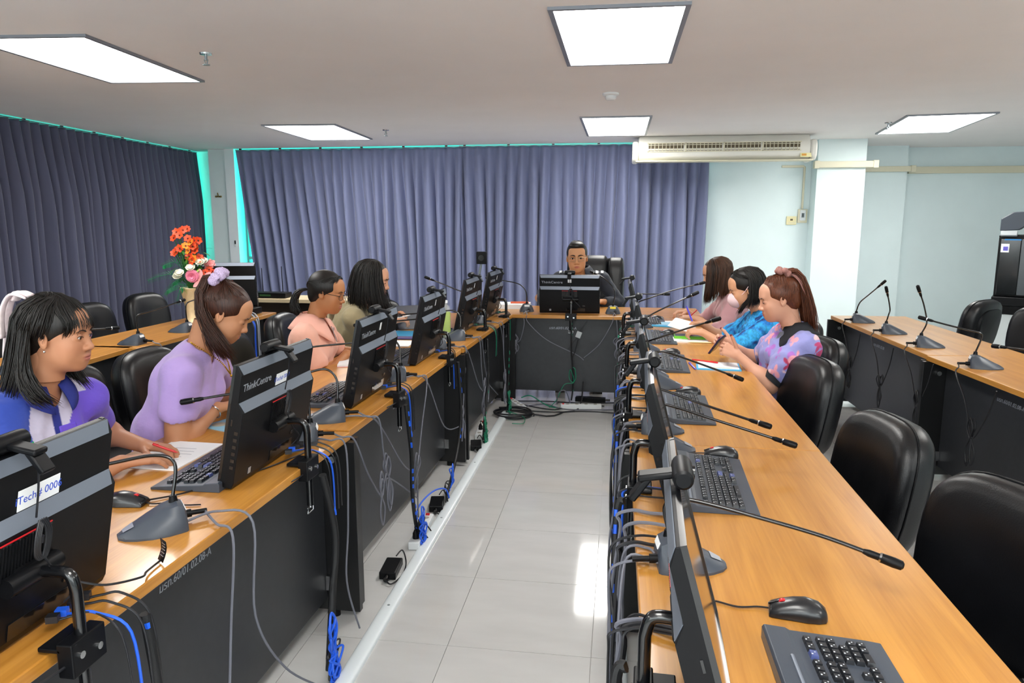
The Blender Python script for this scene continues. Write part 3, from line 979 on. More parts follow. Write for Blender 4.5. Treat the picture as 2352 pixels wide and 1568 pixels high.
mic('microphone base on the right end of the head table with a yellow sticker', -.045, 6.40, 90,
    [(-.03, 6.36, .93), (-.05, 6.37, .99), (-.13, 6.44, 1.06), (-.2, 6.5, 1.09)],
    outs=[[(-.04, 6.22, TH + .005), (-.05, 6.19, .70), (-.15, 6.2, .52), (-.28, 6.2, .40)], [(-.02, 6.22, TH + .005), (0, 6.19, .6)] + knot((.0, 6.19, .5), (1, 0, 0), .05, 5, 9) + [(.02, 6.18, .4)]])
# right inner row
def Rout(y, z=.35, seed=0, x=.03):
    r_ = random.Random(seed)
    return [(.085, y + .02, TH + .008), (x, y + .02, TH - .005), (x - .015, y + r_.uniform(-.1, .1), .55), (x - .02, y + r_.uniform(-.1, .2), z), (x - .01, y + r_.uniform(0, .3), .12)]
mic('microphone base beyond the nearest right mouse, reflected in the nearest screen', .17, 1.70, 5,
    [(.12, 1.70, .90), (.14, 1.695, .925), (.19, 1.69, .925), (.30, 1.665, .91), (.45, 1.63, .885), (.55, 1.60, .862)], outs=[Rout(1.68, seed=1), Rout(1.74, .2, seed=2)])
mic('microphone base between the second and third keyboards on the right, nearer of two', .185, 2.60, 0,
    [(.135, 2.60, .90), (.16, 2.595, .925), (.21, 2.585, .92), (.32, 2.55, .895), (.46, 2.505, .865), (.53, 2.48, .85)], outs=[Rout(2.58, seed=3), Rout(2.63, .2, seed=4)])
mic('microphone base between the second and third keyboards on the right, farther of two', .165, 2.83, 0,
    [(.115, 2.83, .905), (.14, 2.825, .93), (.19, 2.81, .925), (.30, 2.77, .895), (.42, 2.72, .868), (.49, 2.69, .853)], outs=[Rout(2.8, seed=5), Rout(2.85, .2, seed=6)])
mic('microphone base between the third and fourth keyboards, before the woman in the floral blouse', .225, 3.60, 0,
    [(.175, 3.60, .91), (.20, 3.595, .935), (.24, 3.585, .935), (.35, 3.55, .905), (.47, 3.51, .87), (.52, 3.49, .855)], outs=[Rout(3.6, seed=7), Rout(3.64, .2, seed=8)])
mic('microphone base beside the fourth keyboard on the right, its neck rising to the right', .17, 3.84, 0,
    [(.13, 3.84, .90), (.15, 3.84, .94), (.20, 3.82, .965), (.33, 3.78, 1.02), (.44, 3.74, 1.065)], outs=[Rout(3.84, seed=9)])
mic('microphone base before the woman in the mask, its neck rising steeply to the right', .165, 4.62, 0,
    [(.125, 4.62, .90), (.15, 4.62, .945), (.21, 4.61, .99), (.32, 4.60, 1.05), (.42, 4.60, 1.10)], outs=[Rout(4.6, seed=10)])
mic('microphone base before the woman in pink, its neck rising to the right', .165, 5.60, 0,
    [(.125, 5.60, .90), (.15, 5.60, .95), (.22, 5.59, .98), (.40, 5.58, 1.045), (.56, 5.57, 1.09)], outs=[Rout(5.5, seed=11)])
mic('microphone base beside the farthest right monitor, its neck lying level', .16, 5.92, 0,
    [(.12, 5.92, .93), (.15, 5.92, .975), (.22, 5.92, .98), (.33, 5.92, .98)], outs=[Rout(5.7, seed=12)])
# outer right row
def Oout(x, y, sd, k=.43):
    return [[(x - .13, y - .02, TH + .005), (x - .15, y - .04, TH - .03), (x - .14, y - .16, .6)] + knot((x - .14, y - .26, k), (0, 1, 0), .06, 6, sd) + [(x - .14, y - .3, k + .02), (x - .145, y - .42, .6), (x - .155, y - .50, TH - .02)]]
mic('microphone base on the outer right table nearest the column', 1.90, 6.12, -10, [(1.868, 6.12, .89), (1.885, 6.11, .93), (1.93, 6.08, .985), (1.985, 6.05, 1.05)], outs=Oout(1.90, 6.12, 21), cmat=M_CABLE)
mic('microphone base on the outer right table, second from the column', 1.935, 5.55, -12, [(1.905, 5.55, .90), (1.91, 5.55, .93), (1.895, 5.54, .99), (1.88, 5.53, 1.035)], outs=Oout(1.935, 5.55, 22), cmat=M_CABLE)
mic('microphone base on the outer right table, third from the column', 1.965, 5.0, -14, [(1.945, 5.0, .90), (1.945, 5.0, .94), (1.915, 4.985, 1.03), (1.885, 4.97, 1.095)], outs=Oout(1.965, 5.0, 23), cmat=M_CABLE)
mic('microphone base on the outer right table before the chair facing the camera', 1.995, 4.33, -14, [(1.975, 4.33, .93), (1.96, 4.33, .955), (1.91, 4.36, .965), (1.82, 4.42, .985), (1.76, 4.46, 1.0)], outs=Oout(1.995, 4.33, 24), cmat=M_CABLE)
mic('microphone base on the outer right table at the right edge of the photo', 2.05, 3.62, -14, [(2.03, 3.62, .93), (2.02, 3.63, .955), (1.98, 3.68, .96), (1.92, 3.80, .955), (1.88, 3.88, .95)], outs=Oout(2.05, 3.62, 25), cmat=M_CABLE)
# outer left row
mic('microphone base on the outer left table left of the flower vase', -3.13, 4.36, 185, [(-3.09, 4.36, .93), (-3.08, 4.37, .955), (-3.06, 4.45, .965), (-3.03, 4.60, .985), (-3.01, 4.70, 1.0)], outs=[[(-2.99, 4.38, TH + .01), (-2.95, 4.40, TH - .03), (-2.95, 4.42, .5)]])
mic('microphone base on the outer left table in front of the flower vase', -3.12, 4.90, 185, [(-3.08, 4.9, .93), (-3.07, 4.91, .97), (-3.06, 5.0, .985), (-3.06, 5.15, 1.0)], outs=[[(-3.0, 4.95, TH + .01), (-2.95, 5.0, TH - .03), (-2.95, 5.02, .5)]])
mic('microphone base at the left edge of the photo on the outer left table', -3.20, 3.44, 185, [(-3.16, 3.44, .93), (-3.14, 3.46, .95), (-3.08, 3.6, .95), (-2.98, 3.80, .945), (-2.94, 3.88, .94)], outs=[[(-3.05, 3.5, TH + .01), (-3.0, 3.52, TH - .03), (-3.0, 3.54, .5)]])
MB().box((0, -.066, .055), (.05, .004, .018), rot=Matrix.Rotation(R(-20), 3, 'X')).build('yellow_sticker', mat('bright_yellow_sticker', 'e8d020', .5), [o for o in bpy.data.objects if o.get('label', '').startswith('microphone base on the right end')][0], smooth=0)

# ================================================================ keyboards and mice
KEYME = {}
def key_mesh(wd, dp):
    k = (round(wd, 4), round(dp, 4))
    if k not in KEYME:
        b = MB().box((0, 0, .0045), (wd, dp, .009), taper=.82)
        me = b.mesh('key')
        KEYME[k] = me
    return KEYME[k]
M_KEY = mat('black_keycap', '1d1f24', .4)
M_KEYBLUE = mat('slate_blue_keycap', '4a558c', .4)
M_KEYLEG = mat('white_key_legend', 'c8ccd2', .5)
def keyboard(label, x, y, head, single=False, group='black desktop keyboards', sx=1.0):
    """head: heading the user's side faces (palm rest), degrees"""
    rz = R(head + 90)
    t = thing('keyboard', label, 'keyboard', (x, y, TH), rz, group)
    # local: user at -Y, width along X
    Wk, Dk = .455 * sx, .175
    prof = [(-Dk / 2 - .03, .004), (-Dk / 2 - .03, .008), (-Dk / 2, .012), (Dk / 2 - .035, .022), (Dk / 2 - .026, .027), (Dk / 2 + .014, .031), (Dk / 2 + .018, .026), (Dk / 2 + .018, .0)]
    prof = [(-Dk / 2 - .03, 0)] + prof
    MB().prism(prof, -Wk / 2, Wk / 2, 'x').build('keyboard_body', M_PLASTIC2, t, smooth=0, bevel=.002)
    rows = []
    u = .0185 * sx
    sl = lambda yy: .012 + (yy + Dk / 2) / (Dk - .035) * .010
    def row(yy, segs, x0):
        xx = x0
        for wdt in segs:
            blue = False
            if isinstance(wdt, tuple):
                wdt, blue = wdt
            if wdt > 0:
                rows.append((xx + wdt * u / 2, yy, wdt * u - .0025, .0155, blue))
            xx += abs(wdt) * u
    x0 = -Wk / 2 + .012
    for i, (sg, sg2, sg3) in enumerate([
        ([1.25, 1.25, 1.25, -.5, 5, -1.2, 1.25, 1.25, (1.5, 1)], [1, 1, 1], [2, 1, 1]),
        ([2.25] + [1] * 10 + [2.75], [-1, 1, -1], [1, 1, 1, 1]),
        ([1.75] + [1] * 11 + [(2.25, 1)], [], [1, 1, 1]),
        ([1.5] + [1] * 12 + [1.5], [1, 1, 1], [1, 1, 1, 1]),
        ([1] * 13 + [2], [1, 1, 1], [1, 1, 1, 1]),
        ([1, -1, 1, 1, 1, 1, -.5, 1, 1, 1, 1, -.5, 1, 1, 1, 1], [1, 1, 1], [(1.3, 1), 1.3, 1.3])]):
        yy = -Dk / 2 + .017 + i * .0185 + (.006 if i == 5 else 0)
        row(yy, sg, x0)
        row(yy, sg2, x0 + 15.35 * u)
        row(yy, sg3, x0 + 18.7 * u)
    if single:
        for (kx, ky, kw, kd, bl) in rows:
            me = key_mesh(kw, kd)
            if not len(me.materials):
                me.materials.append(M_KEY)
            o = bpy.data.objects.new('key', me)
            C.objects.link(o)
            o.parent = t
            o.location = (kx, ky, sl(ky) - .001)
            o.rotation_euler = (R(4), 0, 0)
            if bl:
                o.material_slots[0].link = 'OBJECT'
                o.material_slots[0].material = M_KEYBLUE
        lg = MB()
        rr = random.Random(4)
        for (kx, ky, kw, kd, bl) in rows:
            zz = sl(ky) + .0088
            lg.box((kx - kw * .22, ky + .0035, zz), (.0032, .0028, .0006))
            if rr.random() < .5:
                lg.box((kx + .001, ky - .002, zz), (.0022, .0022, .0006))
        o = lg.build('key_legends', M_KEYLEG, t, smooth=0)
        o['kind'] = 'stuff'
    else:
        if ('all', sx) not in KEYME:
            b = MB()
            for (kx, ky, kw, kd, bl) in rows:
                b.box((kx, ky, sl(ky) + .0035), (kw, kd, .009), 1 if bl else 0, taper=.82)
                b.box((kx - kw * .22, ky + .0035, sl(ky) + .0082), (.0032, .0028, .0006), 2)
            o = b.build('keys', [M_KEY, M_KEYBLUE, M_KEYLEG], t, smooth=0, fix=False)
            KEYME[('all', sx)] = o.data
        else:
            o = bpy.data.objects.new('keys', KEYME[('all', sx)])
            C.objects.link(o)
            o.parent = t
        o['kind'] = 'stuff'
    MB().cyl((-Wk / 2 + .02, Dk / 2 - .018, .028), (Wk / 2 - .10, Dk / 2 - .018, .028), .004, n=8).build('rear_ridge', M_BAR, t)
    return t
keyboard('black keyboard nearest the camera at the bottom right corner of the photo', .40, 1.175, 0, True)
keyboard('black keyboard on the right table behind the nearest right monitor, second from the camera', .295, 2.265, -2, True, sx=1.05)
keyboard('black keyboard third from the camera on the right, beside two goosenecks', .285, 3.18, -1, sx=1.05)
keyboard('black keyboard fourth from the camera on the right, before the white sheet with red pencil', .275, 4.2, -1, sx=1.12)
keyboard('black keyboard fifth from the camera on the right, beside the green pencil', .27, 5.1, 0, sx=1.12)
keyboard('black keyboard farthest on the right, before the woman in pink', .25, 5.93, 0, sx=1.1)
keyboard('black keyboard before the woman in lavender, its corner past the monitor', -1.285, 2.20, 181, True)
keyboard('black keyboard before the woman in the salmon shirt', -1.29, 3.20, 180)
keyboard('black keyboard before the woman with loose black hair', -1.25, 4.15, 180)
keyboard('black keyboard beyond the green drink bottle', -1.22, 4.97, 180)

def make_mouse(label, group='black computer mice with red wheels'):
    """front (buttons) along +Y"""
    t = thing('computer_mouse', label, 'mouse', (0, 0, 0), 0, group)
    b = MB()
    rs = []
    for y, wd, h in [(-.058, .012, .010), (-.054, .022, .020), (-.04, .029, .031), (-.015, .031, .037), (.01, .029, .034), (.035, .028, .026), (.052, .027, .018), (.057, .025, .012)]:
        ring = []
        for k in range(14):
            a = PI * k / 13
            ring.append(V((wd * math.copysign(abs(math.cos(a)) ** .7, math.cos(a)), y, .002 + h * math.sin(a) ** .8 if math.sin(a) > 0 else .002)))
        rs.append(ring)
    b.rings(rs, 0, True)
    b.build('mouse_shell', mat('satin_black_plastic', '18191d', .3, coat=.2), t, smooth=50)
    MB().cyl((-.004, .030, .024), (.004, .030, .024), .0085, n=14).build('scroll_wheel', M_RED, t)
    MB().box((0, .044, .0235), (.0015, .03, .004), rot=Matrix.Rotation(R(-22), 3, 'X')).build('button_gap', M_GLOSSBLACK, t, smooth=0)
    MB().tube(crom([(0, .056, .008), (.004, .08, .005), (-.006, .12, .004), (.006, .17, .004), (.0, .22, .004)], 5), .0022, 6).build('mouse_cable', M_CABLE, t)
    return t
MS = [None]
def mouse(label, x, y, head):
    rz = R(head - 90)
    if MS[0] is None:
        MS[0] = make_mouse(label)
        MS[0].location = (x, y, TH); MS[0].rotation_euler = (0, 0, rz)
        return MS[0]
    return dup(MS[0], (x, y, TH), rz, label)
mouse('black mouse with red wheel nearest the camera on the right table', .385, 1.50, 172)
mouse('black mouse with red wheel beyond the second keyboard on the right', .365, 2.545, 172)
mouse('black mouse beside the third keyboard on the right', .335, 3.47, 172)
mouse('black mouse beside the fourth keyboard, before the purple pen', .32, 4.50, 172)
mouse('black mouse beside the blue folder before the woman in the mask', .345, 5.27, 172)
mouse('black mouse beside the keyboard of the woman in pink', .30, 6.02, 172)
mouse('black mouse with red wheel beside the nearest left microphone', -1.395, 1.855, 5)
mouse('black mouse before the fourth left monitor, beside the folders', -1.27, 4.63, 8)
# ================================================================ people
class Fd:
    """signed distance grid with smooth unions, meshed with surface nets"""
    def __init__(s, lo, hi, h):
        s.lo = np.array(lo, np.float32); s.h = h
        n = np.ceil((np.array(hi) - np.array(lo)) / h).astype(int) + 1
        s.ax = [(s.lo[i] + h * np.arange(n[i])).astype(np.float32) for i in range(3)]
        s.v = np.full(n, 1.0, np.float32)
    def put(s, fn, lo, hi, k, op='u'):
        m = k + 3 * s.h
        sl = []
        for i in range(3):
            a = int(np.searchsorted(s.ax[i], lo[i] - m)); b = int(np.searchsorted(s.ax[i], hi[i] + m))
            if b <= a:
                return s
            sl.append(slice(a, b))
        sl = tuple(sl)
        X = s.ax[0][sl[0]][:, None, None]; Y = s.ax[1][sl[1]][None, :, None]; Z = s.ax[2][sl[2]][None, None, :]
        d = fn(X, Y, Z)
        v = s.v[sl]
        k = max(k, 1e-5)
        if op == 'u':
            h = np.clip(.5 + .5 * (v - d) / k, 0, 1)
            s.v[sl] = v + (d - v) * h - k * h * (1 - h)
        else:
            d = -d
            h = np.clip(.5 - .5 * (v - d) / k, 0, 1)
            s.v[sl] = v + (d - v) * h + k * h * (1 - h)
        return s
    def ell(s, c, r, k=.02, op='u', rot=None):
        c = np.array(c, np.float32); r = np.array(r if hasattr(r, '__len__') else (r,) * 3, np.float32)
        A = np.array(rot.transposed(), np.float32) if rot is not None else None
        def fn(X, Y, Z):
            x, y, z = X - c[0], Y - c[1], Z - c[2]
            if A is not None:
                x, y, z = A[0, 0] * x + A[0, 1] * y + A[0, 2] * z, A[1, 0] * x + A[1, 1] * y + A[1, 2] * z, A[2, 0] * x + A[2, 1] * y + A[2, 2] * z
            k0 = np.sqrt((x / r[0]) ** 2 + (y / r[1]) ** 2 + (z / r[2]) ** 2)
            k1 = np.sqrt((x / r[0] ** 2) ** 2 + (y / r[1] ** 2) ** 2 + (z / r[2] ** 2) ** 2) + 1e-9
            return k0 * (k0 - 1) / k1
        e = r.max() if rot is not None else r
        return s.put(fn, c - e, c + e, k, op)
    def cap(s, a, b, ra, rb=None, k=.02, op='u', sc=None):
        """tapered capsule; sc scales one axis (elliptic section)"""
        a = np.array(a, np.float32); b = np.array(b, np.float32)
        rb = ra if rb is None else rb
        q = np.array(sc if sc is not None else (1, 1, 1), np.float32)
        def fn(X, Y, Z):
            x, y, z = (X - a[0]) / q[0], (Y - a[1]) / q[1], (Z - a[2]) / q[2]
            d = (b - a) / q
            h = np.clip((x * d[0] + y * d[1] + z * d[2]) / max(float(d @ d), 1e-9), 0, 1)
            return (np.sqrt((x - d[0] * h) ** 2 + (y - d[1] * h) ** 2 + (z - d[2] * h) ** 2) - (ra + (rb - ra) * h)) * float(q.min() if sc is not None else 1)
        m = max(ra, rb) * q
        return s.put(fn, np.minimum(a, b) - m, np.maximum(a, b) + m, k, op)
    def chain(s, pts, rs, k=.015, op='u'):
        for i in range(len(pts) - 1):
            s.cap(pts[i], pts[i + 1], rs[i], rs[i + 1], k, op)
        return s
    def nets(s):
        v = s.v; sg = v < 0
        n = np.array(v.shape) - 1
        c = np.zeros(n, np.int8)
        cor = [(i, j, k) for i in (0, 1) for j in (0, 1) for k in (0, 1)]
        for (i, j, k) in cor:
            c += sg[i:i + n[0], j:j + n[1], k:k + n[2]]
        m = (c > 0) & (c < 8)
        I, J, K = np.nonzero(m)
        idx = np.full(n, -1, np.int64); idx[m] = np.arange(len(I))
        acc = np.zeros((len(I), 3)); cnt = np.zeros(len(I))
        vals = {q: v[I + q[0], J + q[1], K + q[2]] for q in cor}
        for a in cor:
            for d in range(3):
                if a[d] == 0:
                    b = list(a); b[d] = 1; b = tuple(b)
                    va, vb = vals[a], vals[b]
                    x = (va < 0) != (vb < 0)
                    t = np.where(x, va / np.where(x, va - vb, 1), 0)
                    p = np.array(a, float)[None, :].repeat(len(I), 0); p[:, d] += t
                    acc += p * x[:, None]; cnt += x
        P = s.lo + s.h * (np.stack([I, J, K], 1) + acc / cnt[:, None])
        F = []
        for d in range(3):
            e, f = (d + 1) % 3, (d + 2) % 3
            s0 = [slice(None)] * 3; s1 = [slice(None)] * 3
            s0[d] = slice(0, -1); s1[d] = slice(1, None)
            for q in (s0, s1):
                q[e] = slice(1, -1); q[f] = slice(1, -1)
            A, B = sg[tuple(s0)], sg[tuple(s1)]
            x = np.nonzero(A != B)
            fl = A[x]
            G = np.stack(x, 1); G[:, e] += 1; G[:, f] += 1
            def cell(de, df):
                H = G.copy(); H[:, e] += de; H[:, f] += df
                return idx[H[:, 0], H[:, 1], H[:, 2]]
            q = np.stack([cell(-1, -1), cell(0, -1), cell(0, 0), cell(-1, 0)], 1)
            q[~fl] = q[~fl][:, ::-1]
            F.append(q)
        F = np.concatenate(F)
        return P, F[(F >= 0).all(1)]

def smooth_mesh(P, F, it=2, lam=.5):
    for _ in range(it):
        a = np.zeros_like(P); c = np.zeros(len(P))
        for i in range(4):
            j = F[:, (i + 1) % 4]
            np.add.at(a, F[:, i], P[j]); np.add.at(c, F[:, i], 1)
            np.add.at(a, j, P[F[:, i]]); np.add.at(c, j, 1)
        P = P + lam * (a / np.maximum(c, 1)[:, None] - P)
    return P

def mesh_np(name, parts, mats, parent, cols=None):
    """parts: list of (P, F, material index)"""
    o = 0; VV = []; FF = []; MM = []
    for P, F, mi in parts:
        VV.append(P); FF.append(F + o); MM.append(np.full(len(F), mi)); o += len(P)
    P = np.concatenate(VV); F = np.concatenate(FF); M = np.concatenate(MM)
    me = bpy.data.meshes.new(name)
    me.vertices.add(len(P)); me.vertices.foreach_set('co', P.astype(np.float32).ravel())
    me.loops.add(F.size); me.loops.foreach_set('vertex_index', F.astype(np.int32).ravel())
    me.polygons.add(len(F)); me.polygons.foreach_set('loop_start', np.arange(0, F.size, 4, dtype=np.int32))
    me.polygons.foreach_set('material_index', M.astype(np.int32))
    me.update(calc_edges=True)
    me.validate()
    mats = mats if isinstance(mats, (list, tuple)) else [mats]
    for m in mats:
        me.materials.append(m)
    if cols is not None:
        a = me.attributes.new('Col', 'FLOAT_COLOR', 'POINT')
        q = np.ones((len(P), 4), np.float32); q[:, :3] = cols
        a.data.foreach_set('color', q.ravel())
    return link(name, me, parent, smooth=180)

def xf(M, P):
    A = np.array(M)
    return P @ A[:3, :3].T + A[:3, 3]

def lin3(c):
    return np.array(lin(c)[:3])

M_SKIN = mat('skin', attr=True, rough=.5, spec=.35, bump=(600, .08, .0004))
M_EYE = mat('eye_white', 'e8e2de', .2)
M_IRIS = mat('dark_brown_iris', '1c110c', .1)
def hairmat(name, col, col2=None):
    return mat(name, col, .42, spec=.4, noise=((260, 260, 12), .55), bump=((420, 420, 14), .6, .0012))

def head_mesh(pr, h):
    """face looks along +Y; origin at the middle of the head"""
    f = Fd((-.105, -.125, -.15), (.105, .135, .14), h)
    fem = pr.get('fem', 1)
    ch = pr.get('chub', .5)
    f.ell((0, -.014, .034), (.074, .094, .082), .01)
    f.ell((0, .026, -.012), (.063 + .004 * ch, .062, .088), .03)
    f.ell((0, .022, -.060), (.052 + .010 * ch, .056, .044 + .004 * ch), .035)
    f.ell((0, .068, -.094), (.020, .016, .014), .03)
    f.ell((0, .03, -.088), (.030 + .014 * ch, .038, .018 + .006 * ch), .03)
    for s in (-1, 1):
        f.ell((s * .036, .060, -.030), (.026, .022 + .003 * ch, .026), .025)
        f.ell((s * .03, .054, -.062), (.022 + .005 * ch, .022, .024), .025)
    f.cap((-.034, .077, .026), (.034, .077, .026), .012 if fem else .014, k=.02)
    f.ell((0, .052, .055), (.052, .034, .036), .03)
    for s in (-1, 1):
        f.ell((s * .032, .098, .006), (.020, .014, .010), .014, 's')
    f.cap((0, .084, .016), (0, .100, -.026), .0065, .0085, k=.014)
    f.ell((0, .103, -.032), (.0105, .0105, .0095), .010)
    for s in (-1, 1):
        f.ell((s * .0135, .095, -.036), (.0085, .009, .0075), .008)
        f.ell((s * .006, .101, -.044), (.0042, .0055, .003), .003, 's')
    # mouth
    f.ell((0, .078, -.066), (.026, .014, .018), .02)
    f.ell((0, .0905, -.0605), (.021, .0075, .0052), .005)
    f.ell((0, .0890, -.0705), (.018, .0080, .0062), .005)
    f.ell((0, .0985, -.0655), (.021, .0080, .0014 + pr.get('mouth', 0)), .002, 's')
    # eyes: lids over the ball, then the slit
    op = pr.get('eye', .0042)
    for s in (-1, 1):
        f.ell((s * .0315, .0765, .002), (.0185, .0138, .0132), .006)
        if op > .0008:
            rot = Matrix.Rotation(R(-4) * s, 3, 'Y')
            f.ell((s * .0315, .0925, .0012 - (.0032 if op < .003 else 0)), (.0160, .0125, op), .0015, 's', rot)
        # ears
        er = Matrix.Rotation(R(-24) * s, 3, 'Z') @ Matrix.Rotation(R(12), 3, 'X')
        f.ell((s * .0745, -.006, -.006), (.0075, .0185, .030), .007, 'u', er)
        f.ell((s * .0815, -.002, -.003), (.0060, .0095, .017), .004, 's', er)
    nr = (.047 if fem else .054) * pr.get('nk', 1)
    f.cap((0, -.022, -.04), (0, -.034, -.145), nr, nr * 1.04, k=.025)
    P, F = f.nets()
    P = smooth_mesh(P, F, 1, .35)
    col = np.tile(pr['skin'], (len(P), 1))
    x, y, z = P.T
    def blend(w, c):
        w = np.clip(w, 0, 1)[:, None]
        return col * (1 - w) + np.array(c) * w
    lip = np.exp(-(((x / .0215) ** 2 + ((z + .0655) / .0105) ** 2) ** 2)) * (y > .078)
    col = blend(lip * .85, pr.get('lip', lin3('b06058')))
    for s in (-1, 1):
        ck = np.exp(-(((x - s * .04) / .024) ** 2 + ((z + .032) / .022) ** 2)) * (y > .03)
        col = blend(ck * .22, pr['skin'] * np.array([1.05, .78, .76]))
        ld = np.exp(-((((x - s * .0315) / .017) ** 2 + ((z - .006) / .009) ** 2) ** 2)) * (y > .06)
        col = blend(ld * .35, pr['skin'] * np.array([.72, .6, .58]))
    return P, F, col

def front_of(P):
    """P: points; returns f(x, z, r) = the foremost y of the surface there"""
    def f(x, z, r=.004):
        m = (np.abs(P[:, 0] - x) < r) & (np.abs(P[:, 2] - z) < r)
        return float(P[m, 1].max()) if m.any() else 0.
    return f
def top_of(P):
    def f(x, y, r=.012):
        m = (np.abs(P[:, 0] - x) < r) & (np.abs(P[:, 1] - y) < r)
        return float(P[m, 2].max()) if m.any() else 0.
    return f

def eyes(M, pr, parent, Ploc):
    fy = front_of(Ploc)
    e = MB(); e.M = M
    op = pr.get('eye', .0042)
    gz = pr.get('gaze', (0, -.1))
    if op > .0008:
        for s in (-1, 1):
            e = MB(); e.M = M
            e.ball((s * .0315, .0765, .002), .0124, 16, 11)
            e.build('eyeball', M_EYE, parent, smooth=180)
        for s in (-1, 1):
            i = MB(); i.M = M
            d = V((gz[0], 1, gz[1])).normalized()
            c = V((s * .0315, .0765, .002)) + d * .0110
            i.cyl(c, c + d * .0018, .0062, .0052, n=18)
            i.build('iris', M_IRIS, parent)
    hw = pr.get('browm')
    bw = 1. if pr.get('fem', 1) else 1.5
    for s in (-1, 1):
        b = MB(); b.M = M
        pts = [V((s * x, fy(s * x, z) + .0006, z)) for x, z in ((.012, .0195), (.018, .0225), (.025, .0250), (.032, .0265), (.039, .0258), (.046, .0225), (.050, .0195))]
        b.tube(crom(pts, 4), [bw * q for q in (.0014, .0018, .0022, .0025, .0027, .0028, .0028, .0028, .0028, .0027, .0026, .0025, .0024, .0022, .002, .0018, .0016, .0014, .0013, .0012, .0011, .001, .0009, .0008, .0006)], 6)
        b.build('eyebrow', hw, parent)
    z0 = -.0032 if op < .003 else 0
    for s in (-1, 1):
        a = []
        l = MB(); l.M = M
        for t in (-1, -.66, -.33, 0, .33, .66, 1):
            x = s * .0315 + .0150 * t; z = .0014 + z0 + max(op, .0008) * math.sqrt(max(0, 1 - t * t)) * .95 + .0012 * s * t
            a.append(V((x, fy(x, z + .001, .003) + .0004, z + .0004)))
        l.tube(crom(a, 4), .0011, 5)
        l.build('eyelash', hw, parent)

def hand_chain(W, D, B, side, sc, curl, spread=1., thumb=(.75, .6, -.25), thumb_curl=.3):
    """lists of (points, radii) for palm bones and the five digits"""
    D = V(D).normalized(); B = (V(B) - D * V(B).dot(D)).normalized(); X = D.cross(B)
    W = V(W)
    loc = lambda x, y, z: W + X * (x * sc) + D * (y * sc) + B * (z * sc)
    palm, dig = [], []
    for i, (x, l) in enumerate(zip((.030, .010, -.011, -.030), (.074, .083, .076, .060))):
        x = x * side
        y0 = (.086, .090, .086, .078)[i]
        palm.append(([loc(x * .55, .012, 0), loc(x, y0, 0)], [.0125 * sc, .0105 * sc]))
        p = loc(x, y0, 0); pts = [p]; a = 0
        c = curl[i] if hasattr(curl[0], '__len__') else curl
        for seg, da in zip((.44, .31, .25), c):
            a += R(da)
            d = D * math.cos(a) - B * math.sin(a) + X * (x * 2.2 * spread * math.cos(a))
            p = p + d.normalized() * (l * seg * sc)
            pts.append(p)
        dig.append((pts, [.0095 * sc, .0085 * sc, .0078 * sc, .0066 * sc]))
    p = loc(.022 * side, .018, -.006)
    pts = [p]
    d = (X * (thumb[0] * side) + D * thumb[1] + B * thumb[2]).normalized()
    for i, l in enumerate((.044, .034, .027)):
        p = p + d * (l * sc); pts.append(p)
        d = (d + (D * .9 - X * (.35 * side)) * thumb_curl).normalized()
    dig.append((pts, [.0145 * sc, .0108 * sc, .0098 * sc, .0075 * sc]))
    return palm, dig

def ik(Sh, Wr, l1, l2, hint):
    Sh, Wr, hint = V(Sh), V(Wr), V(hint)
    d = Wr - Sh; L = d.length
    if L > (l1 + l2) * .995:
        k = L / ((l1 + l2) * .995); l1 *= k; l2 *= k
    a = (l1 * l1 - l2 * l2 + L * L) / (2 * L)
    hh = math.sqrt(max(l1 * l1 - a * a, 1e-6))
    u = d.normalized()
    n = hint - u * hint.dot(u)
    return Sh + u * a + n.normalized() * hh

